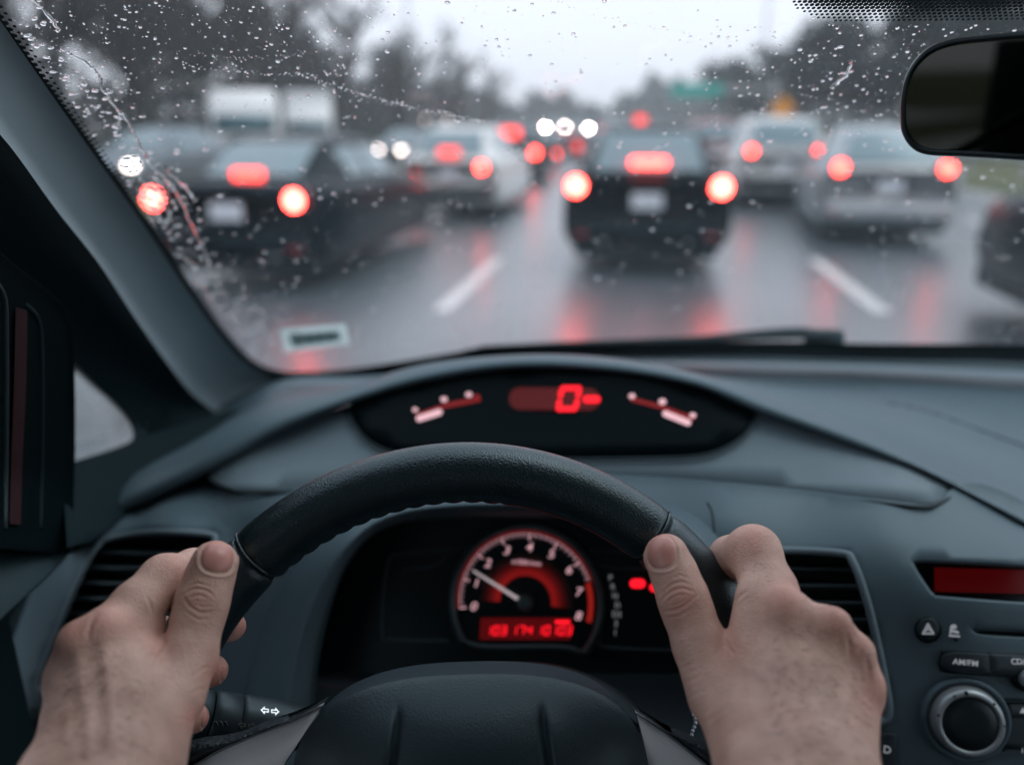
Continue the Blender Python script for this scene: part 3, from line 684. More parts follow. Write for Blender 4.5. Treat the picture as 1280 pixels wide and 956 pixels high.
def pad_s(P):
    P = np.atleast_2d(P); out = np.empty(len(P))
    up = P[:, 1] > 0
    for m_, rx, ry, e in ((up, .0965, .058, 2.6), (~up, .085, .075, 2.2)):
        q = P[m_]; out[m_] = (np.abs(q[:, 0] / rx) ** e + np.abs(q[:, 1] / ry) ** e) ** (1 / e)
    return out
G = G[pad_s(G) < .975]; P2 = np.vstack([po, G]); r_ = delaunay_2d_cdt([Vector(p) for p in P2], [(i, (i + 1) % 150) for i in range(150)], [], 0, 1e-7)
P2 = np.array([tuple(v) for v in r_[0]]); S2 = pad_s(P2); V = [wp(HC[0] + p[0], HC[1] + p[1], PADH + pad_h(p[0], p[1], min(1, q))) for p, q in zip(P2, S2)]; F = []
for f in r_[2]:
    a_, b_, c_ = (P2[i] for i in f); F.append(tuple(f) if (b_[0] - a_[0]) * (c_[1] - a_[1]) - (b_[1] - a_[1]) * (c_[0] - a_[0]) > 0 else tuple(f)[::-1])
base = len(V)
for sc_2, hh in ((1.006, .0022), (1.006, -.002), (1.0, -.03)):
    for p in po: V.append(wp(HC[0] + p[0] * sc_2, HC[1] + p[1] * sc_2, PADH + hh))
ids = [{tuple(np.round(p, 6)): i for i, p in enumerate(P2)}[tuple(np.round(p, 6))] for p in po] if False else list(range(150))
prev = ids
for k in range(3):
    cur = [base + 150 * k + i for i in range(150)]; F += [(prev[i], cur[i], cur[(i + 1) % 150], prev[(i + 1) % 150]) for i in range(150)]; prev = cur
mesh('airbag_cover', V, F, LEA2, wheel)
# back shell of the hub
V, F = lathe([(.02, -.055), (.045, -.05), (.058, -.035), (.060, -.022)], wp(HC[0], HC[1] - .03, 0), W3, 40); mesh('hub_shell', V, F, DARK, wheel)
# silver spokes and perforated grips
def sheet(name, U, L, mat, h_in=(0, 0), th_=.004, parent=None, bulge=.004, n=30):
    """curved strip between two plane curves U and L given as (u, v, h)"""
    U = resample(catmull(U, 8), n); L = resample(catmull(L, 8), n); rows = []
    for t in (0, .0, .06, .25, .5, .75, .94, 1, 1.0):
        pass
    prof = [(0, -th_), (0, -.001), (.04, .0005)] + [(t, bulge * math.sin(math.pi * t)) for t in (.12, .3, .5, .7, .88)] + [(.96, .0005), (1, -.001), (1, -th_)]
    for t, dh in prof:
        P = U * (1 - t) + L * t; rows.append([wp(p[0], p[1], p[2] + dh) for p in P])
    V, F = loft(rows, close_r=True); return mesh(name, V, F, mat, parent or wheel)
def wplane(x, y, h=0.0):
    pl = Plane(wp(0, 0, h), W3); p = pl(x, y) - WO; return (p @ W1, p @ W2, h)
HS = -.018
for sgn in (-1, 1):
    if sgn < 0:
        U = [wplane(404, 880, HS + .006), wplane(365, 900, HS + .004), wplane(318, 918, HS + .004), wplane(262, 944, HS + .006), wplane(205, 985, HS + .010), wplane(170, 1060, HS + .010)]
        L = [wplane(352, 960, HS + .004), wplane(340, 985, HS + .002), wplane(320, 1010, HS + .002), wplane(290, 1040, HS + .004), wplane(260, 1080, HS + .006), wplane(225, 1140, HS + .010)]
        G = [wplane(358, 902, HS + .004), wplane(330, 908, HS + .008), wplane(285, 926, HS + .012), wplane(232, 934, HS + .016), wplane(185, 960, HS + .018), wplane(150, 1000, HS + .018)]
    else:
        U = [wplane(795, 890, HS + .006), wplane(815, 903, HS + .004), wplane(845, 925, HS + .004), wplane(890, 962, HS + .006), wplane(930, 1000, HS + .010), wplane(960, 1060, HS + .010)]
        L = [wplane(812, 960, HS + .004), wplane(830, 985, HS + .002), wplane(845, 1010, HS + .002), wplane(870, 1040, HS + .004), wplane(890, 1080, HS + .006), wplane(915, 1140, HS + .010)]
        G = [wplane(842, 916, HS + .004), wplane(850, 920, HS + .008), wplane(878, 932, HS + .012), wplane(905, 945, HS + .016), wplane(940, 970, HS + .018), wplane(985, 1000, HS + .018)]
    sheet('spoke_trim', U, L, SILV, bulge=.003)
    PERF = MAT.get('perforated') or plastic('perforated', (.016, .022, .027), .45, 420, 1.0, .1, kind='leather', dist=.0012)
    MAT['perforated'] = PERF
    sheet('thumb_grip', G, [(p[0], p[1], p[2] - .003) for p in U], PERF, bulge=.006, th_=.014)
    V, F = tube(np.array([wp(*p) for p in resample(catmull([(a, b, c + .001) for a, b, c in U], 6), 40)]), .0008, 6); mesh('trim_edge', V, F, KNOB, wheel)

# ================================================================ indicator stalk
stk = empty('indicator_stalk', PD(330, 895, .50), 'black indicator stalk with white arrow symbols left of the wheel hub', 'stalk')
ax0, ax1 = PD(440, 918, .515), PD(240, 893, .475); L = np.linalg.norm(ax1 - ax0); AX = unit(ax1 - ax0)
def stalk_part(name, prof, mat, flat=.9): 
    V, F = lathe(prof, ax0, AX, 40, ref=W2); c = ax0; W = V - ax0; al = (W @ AX)[:, None] * AX; rest = W - al; return mesh(name, ax0 + al + rest, F, mat, stk)
sc_ = .49 / FPX
stalk_part('stalk_body', [(.006, 0), (.0085, L * .12), (.0125, L * .33), (.0148, L * .52), (.0152, L * .70), (.0150, L * .73), (.0135, L * .735)], BTN)
stalk_part('stalk_collar', [(.0138, L * .735), (.0150, L * .742), (.0151, L * .85), (.0150, L * .895), (.0138, L * .90)], BTN)
stalk_part('end_cap', [(.0136, L * .905), (.0150, L * .91), (.0145, L * .98), (.011, L * 1.02), (.0001, L * 1.04)], DARK)
def cyl_pt(x, y, r=.01525):
    d = ray(x, y); w0 = CAM - ax0; a = d - AX * (d @ AX); b = w0 - AX * (w0 @ AX); A = a @ a; B = 2 * a @ b; Cc = b @ b - r * r; dis = B * B - 4 * A * Cc
    t = (-B - math.sqrt(dis)) / (2 * A) if dis > 0 else -B / (2 * A); return CAM + d * t
def arrow(cx, cy, s, dirn, w=1.0):
    o = [(-5.5, 0), (0, -5.5), (0, -2.4), (5.5, -2.4), (5.5, 2.4), (0, 2.4), (0, 5.5)]
    i = [(-3.3, 0), (-1.3, -2.2), (-1.3, -1.1), (4.2, -1.1), (4.2, 1.1), (-1.3, 1.1), (-1.3, 2.2)]
    V = [cyl_pt(cx + dirn * x * s, cy + y * s + .1 * dirn * x * s) for x, y in o] + [cyl_pt(cx + dirn * x * s, cy + y * s + .1 * dirn * x * s) for x, y in i]
    F = [(k, (k + 1) % 7, 7 + (k + 1) % 7, 7 + k) for k in range(7)]
    return V, (F if dirn < 0 else [f[::-1] for f in F])
for cx, cy, s, mt in ((337.5, 888, .92, emit('arrow_white', (.8, .9, .95), .5, (.6, .65, .68))), (309, 906, .92, DIMMARK)):
    for dx, dn in ((-6.6, 1), (6.6, -1)):
        V, F = arrow(cx + dx, cy + dx * .1, s, dn); mesh('arrow_symbol', V, F, mt, stk, smooth=False)
for dx in (-6, 0, 6):
    P = [cyl_pt(276 + dx + q[0], 903 + q[1], .0154) for q in ((-2.5, -1.5), (0, -2), (1.5, 0), (2.5, 3))]; V, F = tube(np.array(P), .0003, 4); mesh('wiper_symbol', V, F, DIMMARK, stk)

# ================================================================ windscreen
def glassY(x, z): return 1.12 - (z - .99) * 1.55 - .30 * (x - .41) ** 2
def PG(px, py, off=0.0):
    d = ray(px, py); t0, t1 = .1, 3.0
    g = lambda t: (CAM + d * t)[1] - glassY(*(CAM + d * t)[[0, 2]]) - off
    for _ in range(44):
        tm = (t0 + t1) / 2
        if g(tm) > 0: t1 = tm
        else: t0 = tm
    return CAM + d * t0
def gpt(x, z, off=0.0): return np.array([x, glassY(x, z) + off, z])
ws = empty('windscreen', gpt(.41, 1.0), 'raked rain-speckled windscreen with dotted black border above the dashboard', 'windscreen')
rows = [[gpt(x, z) for x in np.linspace(-.46, 1.3, 50)] for z in np.linspace(.90, 1.46, 20)]
V, F = loft(rows); mesh('glass_pane', V, F, clear_glass('screen_glass', (.905, .945, .965), 1.38, .004), ws)
FRIT = plastic('frit', (.0035, .0045, .005), .5, 900, 0, .05)
# inner edge of the black border (photo outline), band runs outward from it
inner = catmull([(-120, -160), (-60, -62), (0, 22), (60, 106), (128, 200), (180, 272), (230, 346), (270, 402), (300, 437), (322, 455), (350, 464), (385, 465), (430, 462), (480, 455), (530, 447), (570, 440), (610, 433), (700, 430), (800, 429), (900, 427), (1000, 427), (1060, 429), (1150, 430), (1280, 431), (1500, 440), (1700, 460)], 8)
IG = np.array([PG(x, y, -.0015) for x, y in inner])
cen3 = gpt(.41, 1.2)
OG = []
for i, p in enumerate(IG):
    t = unit(IG[min(i + 1, len(IG) - 1)] - IG[max(i - 1, 0)]); n = unit(np.cross(t, unit([0, 1, 1.55]))); n = n if n @ (p - cen3) > 0 else -n
    q = p + n * .07; OG.append([q[0], glassY(q[0], q[2]) - .0015, q[2]])
MG = [(a * .8 + np.array(b) * .2) for a, b in zip(IG, OG)]
V, F = loft([IG, MG, OG]); mesh('frit_border', V, F, FRIT, ws)
# dotted teeth along the left border and the dot matrix above the mirror
mb = MB()
def disc(c, r, n=8, ax=None):
    a = unit([0, -1, -1.55 * 0 + 0]) if ax is None else ax
    nrm = unit([-.6 * (c[0] - .41) * -1, 1, 1.55]); e1 = unit(np.cross([0, 1, 0], nrm)); e2 = np.cross(nrm, e1)
    mb.add([c + r * (math.cos(2 * math.pi * k / n) * e1 + math.sin(2 * math.pi * k / n) * e2) for k in range(n)], [tuple(range(n))])
tp = resample(IG[:80], 150)
for i, p in enumerate(tp):
    t = unit(tp[min(i + 1, 149)] - tp[max(i - 1, 0)]); n = unit(np.cross(t, unit([0, 1, 1.55]))); n = n if n @ (p - cen3) < 0 else -n
    for k, r in ((.0006, .0017), (.0038, .0010)): 
        q = p + n * k + (t * .0018 if k > .001 else 0); disc(np.array([q[0], glassY(q[0], q[2]) - .0016, q[2]]), r)
bmx = []
top_edge = catmull([(975, -30), (983, -8), (992, 8), (1010, 20), (1040, 27), (1100, 29), (1200, 28), (1290, 25), (1500, 20), (1700, 14), (1850, -20)], 6)
def edge_y(x): return np.interp(x, top_edge[:, 0], top_edge[:, 1])
g0 = PG(1130, 10); pitch = .0030
for i in range(-80, 190):
    for j in range(-4, 34):
        x = g0[0] + (i + (j % 2) * .5) * pitch; z = g0[2] + (j - 6) * pitch * .47
        c = gpt(x, z, -.0016); q = pix(c)
        if q[0] < 978 or q[0] > 1900: continue
        d = edge_y(q[0]) - q[1]
        if d > 1 and q[1] > -140: disc(c, min(.00135, .0008 + d * .00003) * (1 + .35 * min(1, max(0, (d - 10) / 25))))
o = mb.build('dot_matrix', FRIT, ws, smooth=False); o['kind'] = 'stuff'
# sticker
def backlit(name, c):
    m, nt, b = nodes(name); b.inputs['Base Color'].default_value = (*c, 1); b.inputs['Roughness'].default_value = .6; t = N(nt, 'ShaderNodeBsdfTranslucent'); t.inputs['Color'].default_value = (*c, 1); mx = N(nt, 'ShaderNodeMixShader'); mx.inputs[0].default_value = .6
    nt.links.new(b.outputs[0], mx.inputs[1]); nt.links.new(t.outputs[0], mx.inputs[2]); nt.links.new(mx.outputs[0], nt.nodes['Material Output'].inputs['Surface']); return m
def glass_poly(polys, off, name, mat, parent):
    m_ = MB()
    for P in polys:
        a = [PG(x, y, off) for x, y in P]; n = len(a); m_.add(a, [tuple(range(n))])
    return m_.build(name, mat, parent, smooth=False)
stick = empty('inspection_sticker', PG(392, 422), 'small white bordered rectangular sticker low on the windscreen glass by the pillar', 'sticker')
glass_poly([[(349, 411), (432, 405), (437, 430), (356, 440)]], -.0018, 'sticker_border', backlit('sticker_white', (.55, .66, .66)), stick)
glass_poly([[(360, 418), (424, 413), (427, 426), (365, 434)]], -.0024, 'sticker_print', backlit('sticker_print', (.34, .41, .41)), stick)
glass_poly([[(368 + k * 13, 421 - k * 1.1), (378 + k * 13, 420 - k * 1.1), (379 + k * 13, 427 - k * 1.1), (370 + k * 13, 428 - k * 1.1)] for k in range(4)], -.0028, 'print_block', backlit('print_dark', (.2, .25, .25)), stick)

# raindrops on the outer face of the glass
def drop(mb, c, rx, ry, h, rot=0.0, n=9):
    nrm = unit([.6 * (c[0] - .41), 1, 1.55]); e1 = unit(np.cross([0, 1, 0], nrm)) ; e1 = unit(np.cross(nrm, np.cross([1, 0, 0], nrm))); e2 = np.cross(nrm, e1)
    a1 = e1 * math.cos(rot) + e2 * math.sin(rot); a2 = -e1 * math.sin(rot) + e2 * math.cos(rot)
    V = []; ph = [random.uniform(-.12, .12) for _ in range(n)]
    for (s, z) in ((1, 0), (.86, .5), (.5, .87)):
        for k in range(n):
            a = 2 * math.pi * k / n; V.append(c + s * (1 + ph[k]) * (rx * math.cos(a) * a1 + ry * math.sin(a) * a2) + nrm * h * z)
    V.append(c + nrm * h); V.append(c - nrm * 0)
    F = grid_faces(3, n, True); t = 3 * n
    F += [(2 * n + k, 2 * n + (k + 1) % n, t) for k in range(n)] + [((k + 1) % n, k, t + 1) for k in range(n)]
    mb.add(V, F)
mb = MB()
def put(px, py, r, asp=1.3, rot=None):
    r = r * .62
    c = PG(px, py, .0012); D = pix(c)[2]; rr = r * D / FPX
    # sizes follow the apparent pixel radius at that distance
    drop(mb, c, rr * asp, rr * 1.9 / asp ** .5, rr * .75, random.uniform(-.4, .4) if rot is None else rot)
R_ = random.Random(11)
def frame_ok(x, y):
    lx = np.interp(y, [-160, 22, 106, 200, 272, 346, 437], [-120, 5, 66, 134, 186, 236, 310]); return x > lx + 2
def scatter(n, box_, rmin, rmax, p=3.0):
    k = 0
    while k < n:
        x, y = R_.uniform(box_[0], box_[2]), R_.uniform(box_[1], box_[3]); k += 1
        if frame_ok(x, y): put(x, y, rmin + (rmax - rmin) * R_.random() ** p, R_.uniform(1.0, 1.9))
scatter(900, (-60, -60, 640, 130), .4, 2.6, 5)
scatter(700, (60, 0, 480, 150), .4, 2.4, 4)
scatter(300, (600, -60, 1150, 140), .4, 2.8, 5)
scatter(1300, (880, 30, 1300, 170), .35, 2.8, 6)
scatter(1300, (100, 130, 1350, 330), .35, 2.6, 4)
scatter(500, (300, 300, 1350, 420), .4, 2.2, 3)
scatter(170, (180, 150, 1270, 425), 1.2, 3.6, 2)
scatter(700, (250, 400, 640, 450), .6, 2.2, 2)
scatter(350, (-200, -200, 1500, -60), .5, 2.4, 3)
def cloud(n, cx, cy, sx, sy, r0, r1, p=2, asp=(1.1, 2.2)):
    for _ in range(n):
        x, y = R_.gauss(cx, sx), R_.gauss(cy, sy)
        if frame_ok(x, y) and y < 455: put(x, y, r0 + (r1 - r0) * R_.random() ** p, R_.uniform(*asp))
for t in np.linspace(0, 1, 16): cloud(17, 40 + 130 * t, 10 + 190 * t, 22, 16, .5, 4.6, 3, (1.4, 2.6))
for t in np.linspace(0, 1, 30): cloud(15, 165 + 150 * t, 200 + 235 * t, 18, 15, .6, 3.2, 2)
cloud(260, 330, 420, 40, 18, .6, 2.6, 2); cloud(220, 190, 250, 16, 18, .6, 2.2, 2)
for P0, P1, n, r in (((370, 92), (600, 150), 90, 1.5), ((230, 82), (470, 92), 60, 1.3), ((400, 105), (640, 155), 70, 1.1), ((250, 70), (430, 60), 40, .9), ((690, 0), (860, 40), 30, .8)):
    for t in np.linspace(0, 1, n): put(P0[0] + (P1[0] - P0[0]) * t + R_.gauss(0, 1.5), P0[1] + (P1[1] - P0[1]) * t + 6 * math.sin(t * 3) + R_.gauss(0, 1.6), r * R_.uniform(.4, 1.3), 1.7)
for _ in range(45):   # larger beads
    x, y = R_.uniform(40, 1280), R_.uniform(-20, 260)
    if frame_ok(x, y): put(x, y, R_.uniform(1.8, 3.6), R_.uniform(1.3, 2.0))
o = mb.build('raindrops', MAT['water'], None); tag(o, 'tiny raindrops beaded all over the outside of the windscreen', 'raindrops', None, 'stuff')
# runnels of water
mb = MB()
for pts, r in (([(90, 68), (122, 92), (128, 112), (150, 140), (168, 168), (182, 196), (196, 214), (215, 232), (232, 262), (262, 330)], .0011), ([(40, 0), (68, 28), (72, 40)], .0012), ([(1066, 75), (1058, 92), (1046, 104), (1040, 110)], .0013), ([(1048, 92), (1066, 90)], .0010), ([(240, 330), (256, 360), (262, 372), (280, 400), (300, 425)], .0013), ([(205, 210), (222, 226), (240, 245)], .0010)):
    P = catmull(pts, 6); P = np.array([PG(x + R_.gauss(0, 1), y + R_.gauss(0, 1), .0012) for x, y in P]); V, F = tube(P, [r * R_.uniform(.6, 1.3) for _ in P], 7, flat=.6); mb.add(V, F)
o = mb.build('water_runnel', MAT['water'], None); tag(o, 'thin crooked runnels of rainwater down the left of the windscreen', 'water', None, 'stuff')

# ================================================================ wiper and cowl
cw = empty('wiper', PY(850, 428, 1.25), 'black wiper blade parked along the foot of the windscreen', 'wiper')
P = [PG(x, y, .018) for x, y in catmull([(600, 436), (700, 431), (800, 427), (900, 423), (980, 420), (1040, 419)], 6)]; V, F = tube(np.array(P), .0045, 8); mesh('wiper_blade', V, F, RUB, cw)
P = [PG(x, y, .035) for x, y in catmull([(820, 429), (900, 421), (960, 416), (1010, 415), (1045, 424)], 6)]; V, F = tube(np.array(P), [.0035 + .004 * t for t in np.linspace(0, 1, len(P))], 8); mesh('wiper_arm', V, F, plastic('wiper_black', (.01, .014, .016), .35, 700, .05, .1), cw)
V, F = rbox(PG(1030, 421, .03), (.05, .02, .02), .006); mesh('wiper_pivot', V, F, DARK, cw)
cwl = mesh('scuttle_cowl', *loft([[PY(x, y, Y) for x, y, Y in r] for r in (
    [(560, 446, 1.20), (700, 437, 1.26), (850, 432, 1.28), (1000, 431, 1.28), (1280, 433, 1.26), (1600, 455, 1.18)],
    [(560, 470, 1.17), (700, 470, 1.22), (850, 475, 1.24), (1000, 475, 1.24), (1280, 480, 1.2), (1600, 490, 1.12)])]), RUB, None)
tag(cwl, 'black plastic cowl strip at the foot of the windscreen outside', 'cowl')

# ================================================================ windscreen pillar, quarter window
pil = empty('windscreen_pillar', PY(200, 380, .7), 'broad grey front pillar trim sloping down the left side of the windscreen', 'pillar')
def crow(pts, n=60): return resample(catmull([PY(*p) for p in pts], 8), n)
def grow_(pts, off, n=60): return resample(catmull([PG(p[0], p[1], -off) for p in pts], 8), n)
e0 = grow_([(-130, -160, .36), (-62, -58, .41), (0, 26, .46), (60, 112, .52), (128, 208, .60), (180, 281, .68), (230, 356, .78), (268, 410, .86), (300, 447, .92), (325, 464, .95), (356, 474, .97)], .004)
e1 = grow_([(-136, -146, .352), (-68, -44, .402), (-6, 40, .452), (54, 126, .512), (121, 220, .592), (172, 292, .672), (222, 367, .772), (259, 420, .85), (292, 457, .91), (318, 475, .94), (350, 484, .95)], .010)
e2 = grow_([(-160, -90, .33), (-100, 10, .37), (-40, 90, .42), (20, 168, .48), (88, 262, .56), (145, 336, .64), (195, 408, .72), (235, 455, .79), (268, 488, .84), (298, 505, .87), (325, 512, .88)], .055)
e3 = grow_([(-170, -30, .325), (-120, 60, .355), (-60, 124, .40), (0, 168, .45), (70, 262, .53), (124, 330, .60), (168, 396, .67), (205, 448, .73), (238, 490, .78), (270, 515, .81), (296, 528, .82)], .105)
e4 = crow([(-175, 0, .335), (-130, 90, .365), (-72, 150, .41), (-12, 196, .46), (56, 285, .54), (106, 350, .61), (150, 415, .68), (185, 468, .735), (215, 508, .78), (245, 530, .80), (275, 540, .81)])
V, F = loft([e0, e1, e2, e3]); mesh('pillar_trim', V, F, PILLAR, pil)
e5 = crow([(-260, 150, .40), (-220, 240, .42), (-150, 300, .44), (-60, 345, .50), (20, 372, .56), (80, 440, .62), (116, 478, .66), (146, 506, .69), (168, 534, .71), (172, 556, .72), (185, 590, .73)])
V, F = loft([e3, e4, (e4 * .5 + e5 * .5) + [0, .012, 0], e5]); mesh('pillar_inner', V, F, PILLARD, pil)  # driver-facing side of the pillar, its shade painted by the near-black colour
qdep = lambda x, y: PY(x, y, .66 + (x - 92) * .0008)
q_out = catmull([(91, 456), (110, 472), (140, 498), (160, 520), (169, 538), (165, 550), (150, 558), (120, 568), (90, 578), (70, 585), (70, 440)], 3, True)
mesh('quarter_glass', [qdep(x, y) for x, y in [(60, 425), (185, 530), (175, 570), (60, 600)]], [(0, 1, 2, 3)], clear_glass('wet_glass', (.62, .68, .69), 1.5, .55), pil, smooth=False)
V, F = tube(np.array([qdep(x, y) + [0, -.003, 0] for x, y in catmull([(84, 446), (93, 455), (115, 475), (142, 499), (162, 520), (171, 537), (168, 550), (152, 558), (120, 568), (86, 580)], 5)]), .0024, 8); mesh('window_seal', V, F, RUB, pil)
# surround behind/below the quarter window down to the dash
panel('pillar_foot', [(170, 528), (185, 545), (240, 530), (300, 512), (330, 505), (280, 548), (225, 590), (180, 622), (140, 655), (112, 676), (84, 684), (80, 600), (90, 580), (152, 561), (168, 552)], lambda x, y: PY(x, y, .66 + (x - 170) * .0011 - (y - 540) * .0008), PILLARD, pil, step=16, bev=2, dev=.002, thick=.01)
for k, (y0, y1) in enumerate(((585, 566), (590, 570), (596, 573))):
    V, F = tube(np.array([PY(92 + k * 6, y0, .635), PY(130, (y0 + y1) / 2 - 1, .66), PY(174, y1, .69)]), .0014, 6); mesh('demister_slat', V, F, VENTM, pil)
V, F = lathe([(.0001, .010), (.012, .009), (.018, .005), (.020, 0)], PY(86, 636, .60), (.5, -1, .15), 28); mesh('tweeter_cover', V, F, PILLAR, pil)

# ================================================================ driver's door
dr = empty('driver_door', PY(40, 600, .5), 'dark driver door with tall black window frame and a dull red sill strip', 'car door')
dfY = lambda x, y: PY(x, y, .42 + x * .0010 - max(0, y - 600) * .0004)
DOORB = plastic('door_black', (.0012, .0045, .0055), .9, 1200, .1, .1, spec=.04)
panel('door_frame', [(-200, 150), (-120, 215), (-40, 285), (20, 335), (55, 362), (78, 385), (88, 412), (91, 450), (92, 500), (92, 560), (90, 640), (86, 690), (60, 690), (-60, 680), (-200, 660)], dfY, DOORB, dr, step=18, bev=2, dev=.002, thick=.05)
dfo = lambda x, y, o: PY(x, y, .42 + x * .0010 - max(0, y - 600) * .0004 - o)
V, F = loft([[dfo(x, y, .004) for x, y in catmull(P_, 5)] for P_ in ([(20, 384), (19, 420), (17, 500), (14, 580), (12, 655)], [(34, 388), (34, 420), (32, 500), (28, 580), (26, 655)])]); mesh('red_strip', V, F, plastic('red_strip', (.020, .0045, .0055), .7, 900, .1, .1, spec=.2), dr)  # reddish reflection on the weatherstrip, put in as a dark red strip
V, F = tube(np.array([dfY(x, y) + [0, -.002, 0] for x, y in catmull([(-6, 350), (7, 372), (9, 430), (9, 520), (8, 660)], 5)]), .0022, 8); mesh('window_channel', V, F, RUB, dr)
V, F = tube(np.array([dfY(x, y) + [0, -.002, 0] for x, y in catmull([(34, 380), (50, 400), (54, 450), (54, 560), (52, 660)], 5)]), .0018, 8); mesh('window_channel', V, F, PILLARD, dr)
mesh('door_glass', [dfY(x, y) + [0, -.004, 0] for x, y in [(-60, 340), (2, 366), (4, 440), (-60, 440)]], [(0, 3, 2, 1)], clear_glass('side_glass', (.8, .85, .86), 1.5, .3), dr, smooth=False)
dpY = lambda x, y: PY(x, y, .40 + x * .0008 - (y - 700) * .0006)
panel('door_panel', catmull([(-200, 640), (-60, 645), (20, 650), (60, 662), (88, 680), (60, 715), (20, 752), (-30, 800), (-120, 900), (-260, 1100)], 4, True), dpY, plastic('door_teal', (.014, .030, .036), .65, 1400, .2, .06), dr, step=20, bev=4, dev=.004, thick=.03)
mesh('door_lower', [PY(x, y, Y) for x, y, Y in [(-150, 690, .46), (95, 640, .54), (80, 700, .53), (42, 790, .52), (-6, 900, .50), (-60, 1100, .46), (-250, 1200, .42)]], [tuple(range(7))], DARK, dr, smooth=False)

# ================================================================ rear-view mirror
mr_pl = Plane(PY(1210, 120, .47), (-.42, -.90, -.04))
mr = empty('rearview_mirror', mr_pl(1210, 120), 'black rear-view mirror hanging at the upper right of the windscreen', 'mirror')
mo = catmull([(1127, 120), (1133, 95), (1144, 76), (1162, 60), (1190, 50), (1240, 44), (1300, 40), (1400, 38), (1470, 45), (1490, 80), (1492, 150), (1478, 196), (1440, 212), (1360, 207), (1280, 200), (1200, 195), (1160, 193), (1140, 184), (1128, 165), (1126, 140)], 5, True)
mc_ = mo.mean(0)
prof = [(.955, .0005), (.965, .0022), (.985, .0030), (1.0, .0010), (1.006, -.004), (.99, -.014), (.93, -.026), (.75, -.034), (.4, -.038), (.05, -.039)]
rows = [[mr_pl(mc_[0] + (x - mc_[0]) * (1 - (1 - s) * (1 if s > .9 else 1)), mc_[1] + (y - mc_[1]) * (1 - (1 - s) * (2.2 if s > .9 else 1)), h) for x, y in mo] for s, h in prof]
V, F = loft(rows, close_c=True); mesh('mirror_housing', V, [f[::-1] for f in F], plastic('mirror_black', (.006, .009, .010), .38, 1100, .12, .08), mr)
m, nt_, b_ = nodes('mirror_glass'); b_.inputs['Metallic'].default_value = 1; b_.inputs['Roughness'].default_value = .03; b_.inputs['Base Color'].default_value = (.035, .037, .034, 1); b_.inputs['Specular IOR Level'].default_value = .1
P = [mr_pl(mc_[0] + (x - mc_[0]) * .962, mc_[1] + (y - mc_[1]) * .92, .0004) for x, y in mo]; mesh('mirror_glass', P, [tuple(range(len(P)))], m, mr, smooth=False)
V, F = tube(np.array([mr_pl(1360, 120, -.03), mr_pl(1375, 60, -.05), mr_pl(1385, 0, -.075)]), [.012, .009, .014], 12); mesh('mirror_stem', V, F, DARK, mr)

# ================================================================ cabin shell behind and above the camera
cab = empty('car_cabin', (.41, -.6, 1.0), 'roof lining, seats and dark side panels of the car interior', 'car interior')
HEAD = plastic('headlining', (.26, .27, .27), .9, 900, .3, .05); SEAT = plastic('seat_cloth', (.03, .035, .035), .9, 600, .5, .1)
rows = []
for k, y in enumerate((0, .22, .1, -.4, -1.2, -1.9)):
    rows.append([(.41 + s * .70, (glassY(.41 + s * .70, 1.44) - .01) if k == 0 else y, 1.435 + (0, .02, .035, .05, .03, -.05)[k] - .05 * abs(s) ** 6 * (k > 0)) for s in np.linspace(-1, 1, 17)])
V, F = loft(rows); mesh('roof_lining', V, F, HEAD, cab)
for sx, nm in ((-.36, 'side_panel'), (1.18, 'side_panel')):
    V, F = box((sx, -.72, .72), (.05, 2.35, .5)); mesh(nm, V, F, DARK, cab, smooth=False)
    V, F = box((sx + (.02 if sx < 0 else -.02), -.75, 1.14), (.05, .13, .42)); mesh('door_pillar', V, F, DARK, cab, smooth=False)
    V, F = box((sx + (.04 if sx < 0 else -.04), -1.65, 1.12), (.05, .35, .45)); mesh('rear_pillar', V, F, DARK, cab, smooth=False)
V, F = box((.41, -1.85, .8), (1.5, .05, .7)); mesh('rear_shelf', V, F, DARK, cab, smooth=False)
V, F = box((.41, -.6, .42), (1.6, 2.6, .04)); mesh('cabin_floor', V, F, DARK, cab, smooth=False)
for sx in (.04, .78):
    V, F = rbox((sx, -.42, .95), (.48, .16, .60), .07); mesh('seat_back', V, F, SEAT, cab)
    V, F = rbox((sx, -.46, 1.30), (.26, .12, .18), .05); mesh('head_rest', V, F, SEAT, cab)
V, F = rbox((.41, -1.35, .85), (1.25, .2, .6), .08); mesh('rear_seat_back', V, F, SEAT, cab)
# key chain glimpsed beside the column
kc_ = empty('key_chain', PD(868, 905, .48), 'small silver bead chain hanging beside the column by the right hand', 'chain')
for k in range(8):
    V, F = lathe([(.0001, -.0011), (.0010, -.0005), (.0010, .0005), (.0001, .0011)], PD(867 + 2.4 * math.sin(k * .9), 893 + k * 5, .48), (0, 0, 1), 8); mesh('bead', V, F, SILV, kc_)
from mathutils.bvhtree import BVHTree
